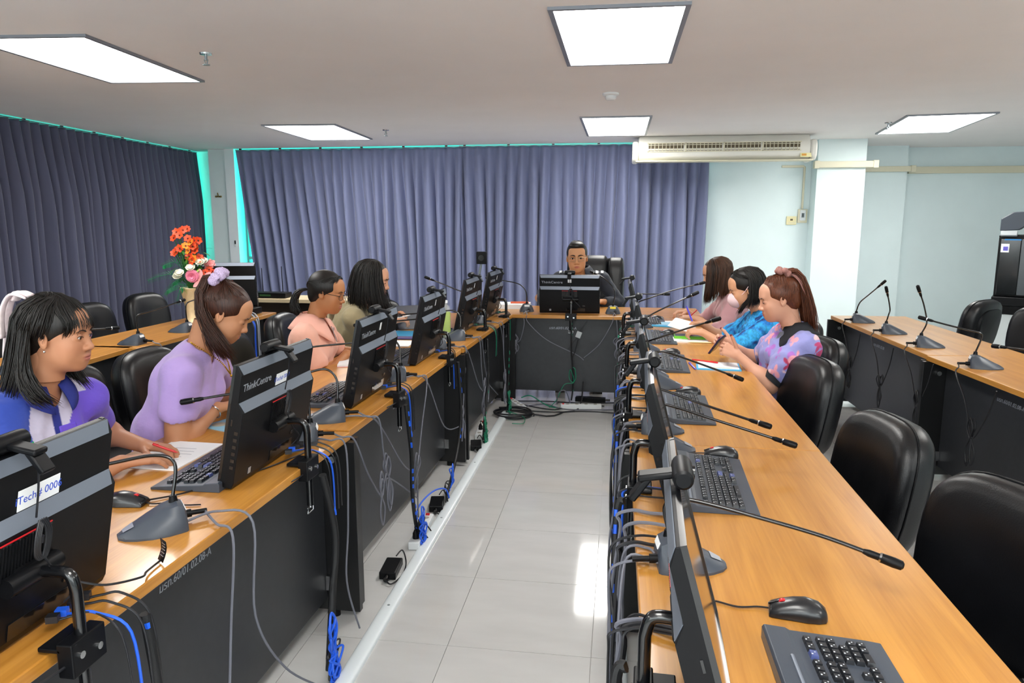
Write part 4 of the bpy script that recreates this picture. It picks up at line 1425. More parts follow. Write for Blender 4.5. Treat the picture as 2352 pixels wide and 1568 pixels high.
def person(label, base, face, pr):
    """base: floor point under the seat; face: heading in degrees. World targets are given in pr."""
    rz = R(face - 90)
    T = Matrix.Translation((base[0], base[1], 0)) @ Matrix.Rotation(rz, 4, 'Z')
    Ti = T.inverted()
    t = thing('person', label, 'person', (base[0], base[1], 0), rz)
    L = lambda q: Ti @ V(q)
    hs = pr.get('hs', 1.0)                       # head scale
    hc = L(pr['head'])
    y, p, r = pr.get('turn', (0, 0, 0))          # yaw (left +), pitch (down +), roll
    Mh = Matrix.Translation(hc) @ Matrix.Rotation(R(y), 4, 'Z') @ Matrix.Rotation(R(-p), 4, 'X') @ Matrix.Rotation(R(r), 4, 'Y') @ Matrix.Scale(hs, 4)
    skin = lin3(pr['skin']); pr = dict(pr, skin=skin)
    det = pr.get('det', 1.0)
    # ---- body: head, neck and bust, arms with hands, all one mesh
    Ph, Fh, colh = head_mesh(pr, .0021 * det)
    Pl0 = Ph
    Ph = xf(Mh, Ph)
    parts = [(Ph, Fh, 0)]; cols = [colh]
    Hp = V((0, 0, .56)); hb = Mh @ V((0, -.03, -.10))
    Nb = V(pr['neck']) if 'neck' in pr else V((hb.x * .9, hb.y - .045, hb.z - .075))
    wsc = pr.get('w', 1.0)
    sw = pr.get('sw', .165) * (1 + .0 * wsc)
    yw = Matrix.Rotation(R(pr.get('twist', 0)), 3, 'Z')
    Sr = Nb + yw @ V((sw, -.005, -.075)); Sl = Nb + yw @ V((-sw, -.005, -.075))
    Cc = Hp.lerp(Nb, .66) + V((0, .015, 0)); Bb = Hp.lerp(Nb, .33) + V((0, .025, 0))
    h = .0062 * det
    f = Fd((-.3, min(-.2, Nb.y - .25), .72), (.3, Nb.y + .3, hb.z + .05), h)
    f.ell(Cc, (.140 * wsc, .094 * wsc, .16), .02)
    f.cap(Sl * .8 + Nb * .2, Sr * .8 + Nb * .2, .038, k=.05)
    f.cap(Nb + V((0, 0, -.03)), hb + V((0, 0, .04)), .050 * pr.get('nk', 1), .046 * pr.get('nk', 1), k=.04)
    Pb, Fb = f.nets(); Pb = smooth_mesh(Pb, Fb, 2)
    parts.append((Pb, Fb, 0)); cols.append(np.tile(skin, (len(Pb), 1)))
    arms = []
    for side, Sh, key in ((1, Sr, 'rh'), (-1, Sl, 'lh')):
        a = pr[key]                               # right hand: side +1 is the person's right
        W = L(a['w']); D = Ti.to_3x3() @ V(a['d']); B = Ti.to_3x3() @ V(a.get('b', (0, 0, 1)))
        E = ik(Sh, W, pr.get('ua', .27), pr.get('fa', .235), Ti.to_3x3() @ V(a['hint']) if 'hint' in a else V((side * .5, -.3, -.9)))
        arms.append((Sh, E, W))
        g = .0034 * det
        palm, dig = hand_chain(W, D, B, -side, pr.get('hand', .93), a.get('curl', (18, 28, 18)), a.get('spread', 1.), a.get('thumb', (.75, .6, -.25)), a.get('tc', .3))
        allp = [Sh, E, W] + [q for c, _ in dig for q in c]
        lo = [min(q[i] for q in allp) - .08 for i in range(3)]; hi = [max(q[i] for q in allp) + .08 for i in range(3)]
        f = Fd(lo, hi, g)
        m = pr.get('arm', 1.)
        f.cap(Sh, E, .050 * m, .040 * m, .02).cap(E, W, .039 * m, .0245 * (1 + .4 * (m - 1)), .025)
        f.ell(E.lerp(W, .28), (.043 * m,) * 3, .04)
        for c, rr in palm:
            f.chain(c, rr, .016)
        for c, rr in dig:
            f.chain(c, rr, .0045)
        Pa, Fa = f.nets(); Pa = smooth_mesh(Pa, Fa, 1)
        ca = np.tile(skin, (len(Pa), 1))
        if 'nail' in pr:
            for c, rr in dig:
                q = np.array(c[-1] + (c[-1] - c[-2]).normalized() * .004)
                w = np.clip((.011 - np.linalg.norm(Pa - q, axis=1)) / .003, 0, 1)[:, None]
                ca = ca * (1 - w) + lin3(pr['nail']) * w
        parts.append((Pa, Fa, 0)); cols.append(ca)
    mesh_np('body', parts, M_SKIN, t, np.concatenate(cols))
    eyes(Mh, pr, t, Pl0)
    # ---- clothing
    g = pr.get('sg', .0075 * det)
    f = Fd((-.42, min(-.28, Nb.y - .32), .44), (.42, Nb.y + .34, Nb.z + .08), g)
    f.ell(Hp + V((0, 0, -.02)), (.185 * wsc, .145 * wsc, .11), .02)
    f.ell(Bb, (.160 * wsc, .132 * wsc, .15), .06)
    f.ell(Cc, (.163 * wsc, .118 * wsc, .17), .06)
    if pr.get('fem', 1):
        for s in (-1, 1):
            f.ell(Cc + yw @ V((s * .070, .078 * wsc, .0)), (.066, .058, .062), .05)
    f.cap(Sl * .93 + Nb * .07, Sr * .93 + Nb * .07, .058, k=.06)
    for Sx in (Sl, Sr):
        f.cap(Nb + V((0, -.01, -.02)), Sx, .056, .050, k=.04)
    fr = pr.get('sleeve', .62); rs = pr.get('sr', (.062, .066))
    for (Sh, E, W), side in zip(arms, (1, -1)):
        if fr <= 1:
            f.cap(Sh, Sh.lerp(E, fr), rs[0], rs[1], .035)
            e = Sh.lerp(E, fr); d = (E - Sh).normalized()
        else:
            f.cap(Sh, E, rs[0], rs[1], .035)
            e = E.lerp(W, fr - 1); d = (W - E).normalized()
            f.cap(E, e, rs[1], rs[1] * pr.get('cuff', .8), .02)
        if pr.get('puff'):
            f.ell(Sh.lerp(E, fr * .62), (pr['puff'],) * 3, .03)
        q = e + d * (rs[1] + .004)                # flat cuff
        f.ell(q, (rs[1] * 1.02,) * 3, .006, 's')
    f.cap(Nb + V((0, .005, -.03)), hb + V((0, 0, .03)), .054 * pr.get('nk', 1), .05, .008, 's')
    if 'vneck' in pr:
        dpt = pr['vneck']
        f.cap(Nb + V((0, .085, .04)), Nb + V((0, .145, -dpt)), .058, .008, .006, 's')
    # soft folds
    X, Y, Z = np.meshgrid(*[a.astype(np.float32) for a in f.ax], indexing='ij', sparse=True)
    fa = pr.get('fold', .004)
    f.v += fa * (np.sin(31 * X + 17 * Z + 4 * np.sin(23 * Y)) * np.sin(26 * Z - 21 * Y + 3 * np.sin(19 * X))).astype(np.float32)
    Pc, Fc = f.nets(); Pc = smooth_mesh(Pc, Fc, 2)
    cf = pr.get('shirtcol')
    if cf:
        cc = cf(Pc, dict(Nb=np.array(Nb), Sr=np.array(Sr), Sl=np.array(Sl), Cc=np.array(Cc), arms=arms))
        mesh_np('shirt', [(Pc, Fc, 0)], pr['shirt'], t, cc)
    else:
        mesh_np('shirt', [(Pc, Fc, 0)], pr['shirt'], t)
    # ---- legs and shoes
    f = Fd((-.32, -.2, .0), (.32, .62, .68), .012)
    f.ell((0, 0, .545), (.18, .15, .10), .03)
    feet = pr.get('feet', ((.10, .46), (-.10, .46)))
    for s, ft in zip((1, -1), feet):
        k = V((s * .11, .40, .52)); a = V((ft[0], ft[1], .11))
        f.cap((s * .09, .02, .53), k, .085, .066, .05).cap(k, a, .062, .048, .04)
    Pl, Fl = f.nets()
    mesh_np('trousers', [(Pl, Fl, 0)], pr.get('trousers', mat('black_trousers', '16171b', .8)), t)
    for ft in feet:
        b = MB()
        b.ball((ft[0], ft[1] + .07, .045), (.048, .13, .045), 14, 8).box((ft[0], ft[1] + .07, .012), (.085, .24, .024))
        b.build('shoe', pr.get('shoe', M_LEATHER), t)
    return t, Mh, dict(fy=front_of(Pc), tz=top_of(Pc), Nb=Nb, Sr=Sr, Sl=Sl, Cc=Cc, arms=arms, Ti=Ti)

# ---------------------------------------------------------------- hair helpers (head axes)
def hair_cap(f, sc=1.0, line=0.):
    """scalp hair with a face opening; line raises the hairline"""
    f.ell((0, -.016, .036), (.0815 * sc, .1015 * sc, .0895 * sc), .01)
def hair_build(name, f, M, m, parent):
    P, F = f.nets()
    return mesh_np(name, [(xf(M, smooth_mesh(P, F, 2)), F, 0)], m, parent)
def strands(mb, guides, n, r, jit, seed=0, taper=True, m=9):
    """n thin locks that follow a set of guide poly-lines with blended positions"""
    n = int(n * 3.4); r *= .46; m = 8; jit *= .9
    rr = random.Random(seed)
    gs = [crom(g, 4) for g in guides]
    k = min(len(g) for g in gs)
    gs = [[V(g[int(i * (len(g) - 1) / (m - 1))]) for i in range(m)] for g in gs]
    for _ in range(n):
        u = rr.uniform(0, len(gs) - 1.001) if len(gs) > 1 else 0
        i = int(u); fr = u - i
        o = V((rr.gauss(0, 1), rr.gauss(0, 1), rr.gauss(0, .6))) * jit
        e = V((rr.gauss(0, 1), rr.gauss(0, 1), rr.gauss(0, 1))) * jit * .8
        g = []
        lf = rr.uniform(.86, 1.0) if taper else 1.
        for q in range(m):
            s = q / (m - 1)
            k0 = min(int(s * lf * (m - 1)), m - 2); ft = s * lf * (m - 1) - k0
            a = gs[i][k0].lerp(gs[i][k0 + 1], ft); b = gs[min(i + 1, len(gs) - 1)][k0].lerp(gs[min(i + 1, len(gs) - 1)][k0 + 1], ft)
            g.append(a.lerp(b, fr) + o * min(1, .25 + s) + e * s)
        rad = rr.uniform(.7, 1.3) * r
        mb.tube(g, [rad * (.2 if q == 0 else 1) * (1 if not taper else max(.12, 1 - (q / (m - 1)) ** 3)) for q in range(m)], 4)
def ep(az, el, sc=1.0, r=(.0815, .1015, .0895)):
    """point on the scalp ellipsoid: az 0 = face, 90 = +X side"""
    a, e = R(az), R(el)
    return V((r[0] * sc * math.sin(a) * math.cos(e), -.016 + r[1] * sc * math.cos(a) * math.cos(e), .036 + r[2] * sc * math.sin(e)))
# ---------------------------------------------------------------- shared dress helpers
def collar(parent, Nb, m, tilt=0., r0=.064, r1=.100, z0=.050, z1=-.008, gap=18, point=.03, name='collar', fwd=.0, sol=.004):
    P = []
    n = 40
    for k in range(5):
        t = k / 4
        row = []
        for j in range(n + 1):
            a = R(gap + (360 - 2 * gap) * j / n)
            fr = max(0, math.cos(a)) ** 2
            rr = r0 + (r1 - r0) * t + .006 * math.sin(PI * t)
            x = math.sin(a) * rr * 1.08
            y = math.cos(a) * rr * (1.0 + .12 * t) + fwd * t
            z = z0 + (z1 - z0) * t - (point * t + .03) * fr - (0 if t else 0)
            row.append(V(Nb) + V((x, y, z)))
        P.append(row)
    o = MB().grid(P).build(name, m, parent, smooth=180, fix=False)
    s = o.modifiers.new('thick', 'SOLIDIFY'); s.thickness = sol
    return o
def scalp(t, Mh, m, cut, sc=1.0, extra=None, nape=True, h=.0032, name='hair'):
    f = Fd((-.14, -.19, -.16), (.14, .14, .17), h)
    hair_cap(f, sc)
    if nape:
        f.ell((0, -.062, -.030), (.058, .046, .052), .03)
    if extra:
        extra(f)
    for c, r, k in cut:
        f.ell(c, r, k, 's')
    return hair_build(name, f, Mh, m, t)
def lock_mesh(name, t, m, guides, n, r, jit, seed=1, **kw):
    b = MB()
    strands(b, guides, n, r, jit, seed, **kw)
    return b.build(name, m, t, smooth=180, fix=False)
def scrunchie(t, M, c, axis, R0, r0, m, n=64, seed=0, name='scrunchie'):
    rr = random.Random(seed)
    q = V((0, 0, 1)).rotation_difference(V(axis).normalized()).to_matrix()
    pts = []; rad = []
    for j in range(n):
        a = 2 * PI * j / n
        w = R0 * (1 + .16 * math.sin(9 * a) + rr.uniform(-.06, .06))
        pts.append(M @ (V(c) + q @ V((w * math.cos(a), w * math.sin(a), .008 * math.sin(7 * a)))))
        rad.append(r0 * (1 + .3 * math.sin(11 * a + 1)))
    return MB().tube(pts + pts[:1], rad + rad[:1], 8, caps=False).build(name, m, t, smooth=180)
H_BLACK = hairmat('black_hair', '15110f')
H_BROWN = hairmat('dark_brown_hair', '3a1d10')
H_AUBURN = hairmat('auburn_hair', '5a2e18')
H_BROWNB = hairmat('brown_black_hair', '2c1c13')
BROW = mat('brow_hair', '2a1a12', .6)

# ================================================================ 1: woman in the blue and white polo
def col_polo(P, d):
    x, y, z = (P - d['Nb']).T
    navy, blue, white, purple = lin3('1d2a86'), lin3('2f4cb4'), lin3('ccc8e2'), lin3('6a4fd0')
    c = np.tile(white, (len(P), 1))
    front = y > -.06
    seam = .070 + .055 * np.clip((-z - .03) / .2, 0, 1) ** .7
    c[(x > seam)] = blue
    c[(y < -.02) & (x > .05)] = lin3('2440a8')
    c[(x < -.045 - .55 * np.clip(z + .10, -1, .08)) & (z < -.03)] = purple
    c[(x < -.125)] = purple
    c[z < -.30] = np.where((x < .02)[z < -.30][:, None], purple, blue)
    c[(np.abs(x) < .013) & (y > .03) & (z > -.24)] = navy
    c[(np.abs(np.hypot(x - .10, y + .075) - .0) < .02) & (z < -.02)] = white
    return c
FOLD = ((8, 8, 13), .55, .016)
M_POLO = mat('polo_cloth', attr=True, rough=.75, sheen=.15, bump=FOLD)
t, Mh, d = person('woman in a blue, white and purple polo shirt writing behind the nearest left monitor', (-1.98, 1.96), -12, dict(
    head=(-1.662, 1.975, 1.232), turn=(23, 5, 0), hs=.93, skin='bb8464', chub=.45, sg=.0045, eye=.0046, gaze=(-.05, -.25), browm=BROW, lip=lin3('b0625c'), w=1.08, det=.9,
    rh=dict(w=(-1.565, 2.07, .805), d=(.62, .75, -.06), b=(.1, .1, 1), curl=((12, 30, 22), (8, 26, 20), (8, 24, 20), (10, 24, 18)), spread=1.7, hint=(-.1, -.9, -.8)),
    lh=dict(w=(-1.62, 2.26, .80), d=(.95, .1, -.1), b=(0, .2, 1), curl=(25, 40, 30), hint=(-.3, .8, -.8)),
    shirt=M_POLO, shirtcol=col_polo, sleeve=.86, sr=(.066, .072), twist=4, fold=.0035, hand=1.0))
collar(t, d['Nb'], mat('navy_collar', '1c2a80', .8), gap=16, r1=.095, z0=.04, z1=-.008, point=.035)
scalp(t, Mh, H_BLACK, [((0, .124, -.046), (.060, .080, .086), .014)], 1.03)
ear = [[Mh @ ep(s * 35, 62, 1.03), Mh @ ep(s * 75, 45, 1.06), Mh @ ep(s * 108, 15, 1.08), Mh @ V((s * .086, -.045, -.04)), Mh @ V((s * .088, -.05, -.10)), Mh @ V((s * .10, -.02, -.155)), Mh @ V((s * .105, .03, -.19))] for s in (1,)]
g = []
for az in (105, 130, 155, 180, 205, 230, 255):
    w_ = 1.0 if 100 < az < 260 else 1.05
    g.append([Mh @ ep(az, 78, 1.03), Mh @ ep(az, 40, 1.06), Mh @ ep(az, 0, 1.08), Mh @ V((.092 * math.sin(R(az)), -.03 + .10 * math.cos(R(az)), -.08)), Mh @ V((.100 * math.sin(R(az)), -.045 + .10 * math.cos(R(az)), -.15)), Mh @ V((.115 * math.sin(R(az)), -.05 + .10 * math.cos(R(az)), -.20))])
lock_mesh('loose_hair', t, H_BLACK, g, 190, .0062, .008, 3)
lock_mesh('shoulder_locks', t, H_BLACK, [[Mh @ ep(112, 30, 1.06), Mh @ V((.084, -.045, -.03)), Mh @ V((.088, -.045, -.10)), Mh @ V((.098, .0, -.17)), Mh @ V((.085, .055, -.215))], [Mh @ ep(130, 20, 1.06), Mh @ V((.082, -.07, -.05)), Mh @ V((.105, -.06, -.13)), Mh @ V((.125, -.02, -.18)), Mh @ V((.125, .02, -.21))]], 46, .006, .007, 4)
lock_mesh('far_side_locks', t, H_BLACK, [[Mh @ ep(-100, 30, 1.05), Mh @ V((-.084, -.02, -.03)), Mh @ V((-.088, .0, -.10)), Mh @ V((-.085, .045, -.165)), Mh @ V((-.075, .075, -.19))], [Mh @ ep(-120, 20, 1.05), Mh @ V((-.09, -.06, -.05)), Mh @ V((-.10, -.04, -.12)), Mh @ V((-.105, .01, -.18))]], 40, .006, .007, 5)
bg = []
for s, az, ex in ((1, 62, .062), (1, 44, .052), (1, 26, .036), (1, 8, .016), (-1, 12, .020), (-1, 30, .042), (-1, 52, .058)):
    bg.append([Mh @ ep(s * az * .5, 76, 1.03), Mh @ ep(s * az, 56, 1.05), Mh @ ep(s * az, 32, 1.045), Mh @ V((s * ex * 1.02, .098 - .55 * ex * ex * 18, .040)), Mh @ V((s * ex * 1.16, .093 - .6 * ex * ex * 20, .026 - ex * .35))])
sd = []
for az, zz in ((72, .0), (84, -.01), (96, -.015), (108, -.01)):
    sd.append([Mh @ ep(az * .4, 78, 1.03), Mh @ ep(az * .8, 60, 1.06), Mh @ ep(az, 38, 1.075), Mh @ ep(az + 2, 14, 1.08), Mh @ ep(az + 8, -8, 1.07), Mh @ ep(az + 16, -26, 1.05)])
lock_mesh('temple_hair', t, H_BLACK, sd, 110, .0056, .007, 26)
lock_mesh('fringe', t, H_BLACK, bg[:3], 60, .0050, .004, 6)
lock_mesh('thin_fringe', t, H_BLACK, bg[2:5], 22, .0030, .004, 16)
lock_mesh('fringe', t, H_BLACK, bg[4:], 46, .0048, .004, 7)
lock_mesh('crown_hair', t, H_BLACK, [[Mh @ ep(a, 50, 1.03), Mh @ ep(a, 68, 1.05), Mh @ ep(a + (180 - a) * .5, 82, 1.06), Mh @ ep(180, 62, 1.06)] for a in (-80, -50, -20, 10, 40, 70, 95)], 120, .0045, .004, 8)
# long pale printed bow at the back of the head
M_BOW = mat('pale_printed_ribbon', 'fbe9ea', .6, noise=((40, 40, 40), .12))
b = MB()
c0 = Mh @ ep(172, 50, 1.12)
for pts, wd in (([c0, c0 + V((.0, -.045, .015)), c0 + V((.0, -.085, -.04)), c0 + V((-.004, -.105, -.11)), c0 + V((-.008, -.125, -.17)), c0 + V((-.010, -.135, -.235))], .021),
                ([c0, c0 + V((.02, -.04, .010)), c0 + V((.03, -.07, -.04)), c0 + V((.03, -.08, -.12))], .022), ([c0 + V((0, .016, .008)), c0 + V((0, -.02, .016)), c0 + V((0, -.05, -.008))], .026)):
    b.tube(crom(pts, 6), wd * .6, 10, flat=.35)
b.build('hair_bow', M_BOW, t, smooth=180)
MB().ball(Mh @ V((.083, .004, -.041)), .004, 8, 6).build('stud_earring', M_CHROME, t)
# crest on the sleeve, badge and button on the chest, pocket
def on(parent, verts, faces, name, m):
    return MB().add(verts, faces).build(name, m, parent, smooth=0)
Sh, E, W = d['arms'][0]
ax_ = (E - Sh).normalized()
out = (V((.75, .55, .25)) - ax_ * V((.75, .55, .25)).dot(ax_)).normalized(); tg = ax_.cross(out)
cc = Sh.lerp(E, .62) + out * .0735
b = MB()
sh = [(-.021, .018), (0, .024), (.021, .018), (.018, -.008), (0, -.026), (-.018, -.008)]
b.tube([cc + tg * (x * 1) - ax_ * y + out * .001 for x, y in sh + sh[:1]], .0013, 6)
b.tube([cc + tg * x - ax_ * y + out * .0015 for x, y in ((-.012, .012), (-.006, -.01), (0, .008), (.006, -.01), (.012, .012))], .0013, 6)
b.tube([cc + tg * (.006 * math.cos(a)) - ax_ * (.006 * math.sin(a)) + out * .0022 for a in [PI * k / 6 for k in range(13)]], .0012, 6)
b.build('sleeve_crest', mat('pale_blue_print', '9cc0f0', .6), t)
Nb = d['Nb']; Cc = d['Cc']
def chest(x, dz):
    """front surface of the torso, person axes"""
    z = Nb.z + dz
    return V((x, d['fy'](x, z, .008), z))
pr_w = 1.10
b = MB()
for x0, z0, x1, z1 in ((.050, -.128, .078, -.136), (.056, -.120, .074, -.125), (.060, -.112, .070, -.122)):
    b.tube([chest(x0, z0) + V((0, .001, 0)), chest(x1, z1) + V((0, .001, 0))], .0022, 6)
b.build('chest_badge', mat('green_print', '1fae62', .6), t)
b = MB()
for k in range(4):
    a = .058 + .004 * k
    b.tube(crom([chest(a + .004, -.092 - .004 * k) + V((0, .001, 0)), chest(a - .004, -.100 - .004 * k) + V((0, .001, 0)), chest(a + .006, -.108) + V((0, .001, 0))], 4), .0014, 5)
b.build('badge_emblem', mat('violet_print', '6a62c8', .6), t)
MB().cyl(chest(.0, -.155) + V((0, .0, 0)), chest(0, -.155) + V((0, .004, 0)), .0058, n=14).build('shirt_button', M_WHITEPL, t)
q = [chest(-.062, -.115), chest(-.118, -.115), chest(-.118, -.138), chest(-.062, -.138)]
MB().add([a + V((0, .003, 0)) for a in q] + [a - V((0, .01, 0)) for a in q], [(0, 1, 2, 3), (4, 7, 6, 5), (0, 4, 5, 1), (1, 5, 6, 2), (2, 6, 7, 3), (3, 7, 4, 0)]).build('pocket_flap', mat('violet_pocket_cloth', '6b50d2', .8), t, bevel=.003)

# ================================================================ 2: woman in the lavender top
M_LAV = mat('lavender_jersey', 'b49ad8', .8, sheen=.2, bump=FOLD)
t, Mh, d = person('woman in a lavender V-neck top with a gold necklace, looking down', (-1.86, 2.60), 12, dict(
    head=(-1.515, 2.675, 1.212), turn=(6, 30, 0), hs=.93, skin='bf8763', chub=1.0, eye=.0012, browm=BROW, lip=lin3('b8685c'), w=1.0, sw=.152, det=.95, nk=1.0,
    rh=dict(w=(-1.575, 2.665, .83), d=(.62, .78, .05), b=(-.2, -.3, 1), curl=(40, 50, 30), hint=(-.2, -.75, -1)),
    lh=dict(w=(-1.53, 2.86, .83), d=(.75, -.45, .1), b=(-.3, .3, 1), curl=(40, 50, 30), hint=(-.2, .8, -.8)),
    shirt=M_LAV, sleeve=.50, sr=(.064, .069), twist=-3, fold=.0032, vneck=.12, arm=1.08))
scalp(t, Mh, H_BROWN, [((0, .122, -.046), (.070, .084, .098), .012)], 1.03)
tie = Mh @ ep(168, 58, 1.12)
lock_mesh('swept_back_hair', t, H_BROWN, [[Mh @ ep(a, e0, 1.0), Mh @ ep(a + (168 - a) * .3 if a > 0 else a - (192 + a) * .3, e0 + 18, 1.05), Mh @ ep(a + (168 - a) * .65 if a > 0 else a - (192 + a) * .65, 62, 1.07), tie] for a, e0 in ((-95, -5), (-70, 12), (-40, 30), (-12, 38), (14, 38), (40, 30), (70, 12), (95, -8), (125, -15), (150, -20))], 170, .0042, .003, 9)
pony = [[tie, tie + V((o, -.045, .015)), tie + V((.02 + o, -.075, -.06)), tie + V((.045 + o, -.055, -.15)), tie + V((.065 + o, -.02 + o, -.23)), tie + V((.075 + o * .6, .025 + o, -.30))] for o in (-.03, -.012, .012, .03)]
lock_mesh('ponytail', t, H_BROWN, pony, 170, .0065, .010, 10)
scrunchie(t, Matrix.Identity(4), tie + V((0, -.012, .006)), (0, -.7, .5), .026, .017, mat('lilac_lace_scrunchie', 'cdb8dc', .8, noise=((300, 300, 300), .4)), seed=2)
nb = d['Nb']
ch = crom([nb + V((.058, .0, .035)), nb + V((.055, .05, .0)), nb + V((.035, .098, -.045)), nb + V((.012, .116, -.085)), nb + V((0, .121, -.10)), nb + V((-.012, .116, -.085)), nb + V((-.035, .098, -.045)), nb + V((-.055, .05, .0)), nb + V((-.058, 0, .035))], 8)
b = MB()
for q in ch:
    b.ball(q, .0032, 6, 4)
b.ball(nb + V((0, .124, -.108)), .0055, 8, 6)
b.build('gold_necklace', mat('polished_gold', 'e0b23c', .25, metal=1.), t)
Sh, E, W = d['arms'][0]
wd = (W - E).normalized(); u = wd.orthogonal().normalized(); v_ = wd.cross(u)
c = W - wd * .02
MB().tube([c + (u * math.cos(a) + v_ * math.sin(a)) * .033 for a in [2 * PI * k / 20 for k in range(21)]], .0026, 6, caps=False).build('bracelet', M_CHROME, t)

# ================================================================ 3: woman in the salmon shirt
M_SALMON = mat('salmon_shirt_cloth', 'eab09c', .8, sheen=.15, bump=FOLD)
t, Mh, d = person('woman in a salmon collared shirt and glasses with a low black ponytail', (-1.84, 4.02), 4, dict(
    head=(-1.620, 3.955, 1.162), turn=(-4, 12, 0), hs=.97, skin='b47a52', chub=.6, eye=.0020, gaze=(0, -.5), browm=BROW, lip=lin3('b56a66'), det=1.15, w=1.02,
    rh=dict(w=(-1.55, 4.03, .80), d=(.85, .45, -.05), b=(0, .1, 1), curl=(30, 40, 25), hint=(-.2, -.8, -1)),
    lh=dict(w=(-1.50, 4.20, .80), d=(.9, -.1, -.05), b=(0, .1, 1), curl=(30, 40, 25), hint=(-.2, .8, -.8)),
    shirt=M_SALMON, sleeve=.58, sr=(.066, .074), fold=.004))
collar(t, d['Nb'], mat('salmon_collar_cloth', 'f0b4a2', .8), gap=10, r1=.125, z0=.05, z1=-.035, point=.06)
b = MB()
b.tube([d['Nb'] + V((.0, .105, -.03)), d['Nb'] + V((.0, .135, -.12))], .0025, 6).box(d['Nb'] + V((0, .118, -.045)), (.006, .006, .018))
b.build('zip', M_CHROME, t)
scalp(t, Mh, H_BLACK, [((0, .122, -.046), (.068, .082, .098), .010)], 1.03)
tie = Mh @ ep(180, -28, 1.08)
lock_mesh('swept_back_hair', t, H_BLACK, [[Mh @ ep(a, e0, .99), Mh @ ep(a * 1.25, e0 + 12, 1.05), Mh @ ep(math.copysign(min(abs(a) * 1.7 + 20, 165), a), e0 * .5, 1.06), tie] for a, e0 in ((-100, -8), (-72, 12), (-42, 30), (-12, 38), (14, 38), (42, 30), (72, 12), (100, -8))], 120, .004, .003, 12)
lock_mesh('low_ponytail', t, H_BLACK, [[tie, tie + V((o, -.05, -.005)), tie + V((.01 + o, -.085, -.05)), tie + V((.015 + o, -.075, -.11)), tie + V((.01 + o, -.05, -.15))] for o in (-.022, 0, .022)], 70, .007, .008, 13)
def glasses(t, Mh, m, half=False):
    b = MB(); b.M = Mh
    for s in (-1, 1):
        pts = []
        for k in range(25):
            a = 2 * PI * k / 24
            x = s * .034 + .0245 * math.copysign(abs(math.cos(a)) ** .75, math.cos(a)); z = -.004 + .0165 * math.copysign(abs(math.sin(a)) ** .75, math.sin(a))
            pts.append((x, .1035 - 3.2 * (abs(x) - .012) ** 2 * (abs(x) > .012), z))
        b.tube(pts, .0014, 6, caps=False)
        b.tube([(s * .058, .096, .004), (s * .076, .06, .006), (s * .083, .0, .006), (s * .083, -.02, -.004)], .0017, 6)
    b.tube([(-.010, .1035, .002), (0, .1065, .004), (.010, .1035, .002)], .0014, 6)
    b.build('spectacle_frame', m, t)
    l = MB(); l.M = Mh
    for s in (-1, 1):
        l.add([(s * .034 + .0235 * math.cos(2 * PI * k / 20), .1032 - 3.2 * (abs(s * .034 + .0235 * math.cos(2 * PI * k / 20)) - .012) ** 2 * (abs(s * .034 + .0235 * math.cos(2 * PI * k / 20)) > .012), -.004 + .0155 * math.sin(2 * PI * k / 20)) for k in range(20)], [tuple(range(20))])
    l.build('spectacle_lens', mat('spectacle_glass', 'ffffff', .03, trans=1., alpha=.25), t)
glasses(t, Mh, mat('dark_spectacle_metal', '3a3430', .3, metal=.8))

# ================================================================ 4: woman with long loose black hair
M_KHAKI = mat('khaki_blouse_cloth', '9a8d6c', .8, sheen=.15, bump=FOLD)
t, Mh, d = person('woman with long loose black hair in a khaki blouse, reading papers', (-2.05, 4.98), 4, dict(
    head=(-1.685, 4.93, 1.150), turn=(2, 12, 0), hs=1.08, skin='cc9678', chub=.4, eye=.0016, browm=BROW, lip=lin3('c2606a'), det=1.3,
    rh=dict(w=(-1.60, 5.10, .84), d=(.85, .4, .1), b=(0, -.2, 1), curl=(40, 45, 25), hint=(-.2, -.8, -1)),
    lh=dict(w=(-1.66, 5.30, .86), d=(.8, -.2, .2), b=(0, .3, 1), curl=(40, 45, 25), hint=(-.2, .8, -.8)),
    shirt=M_KHAKI, sleeve=1.5, sr=(.064, .056), fold=.005))
scalp(t, Mh, H_BLACK, [((-.005, .124, -.046), (.066, .080, .100), .010)], 1.04)
g = []
for az, fy in ((48, .05), (68, .03), (90, .0), (115, -.03), (145, -.06), (180, -.07), (215, -.06), (245, -.03), (275, .0), (300, .04)):
    e = Mh @ ep(az, -5, 1.06)
    g.append([Mh @ ep(az * .6 if az < 180 else 360 - (360 - az) * .6, 80, 1.04), Mh @ ep(az, 48, 1.08), Mh @ ep(az, 20, 1.08), e, e + V((.012 * math.sin(R(az)), fy * .4, -.10)), e + V((.02 * math.sin(R(az)), fy * .8 + .01, -.20)), e + V((.01, fy + .045, -.27))])
lock_mesh('long_hair', t, H_BLACK, g, 330, .0068, .010, 14)
lock_mesh('front_lock', t, H_BLACK, [g[0], g[1]], 60, .006, .008, 15)

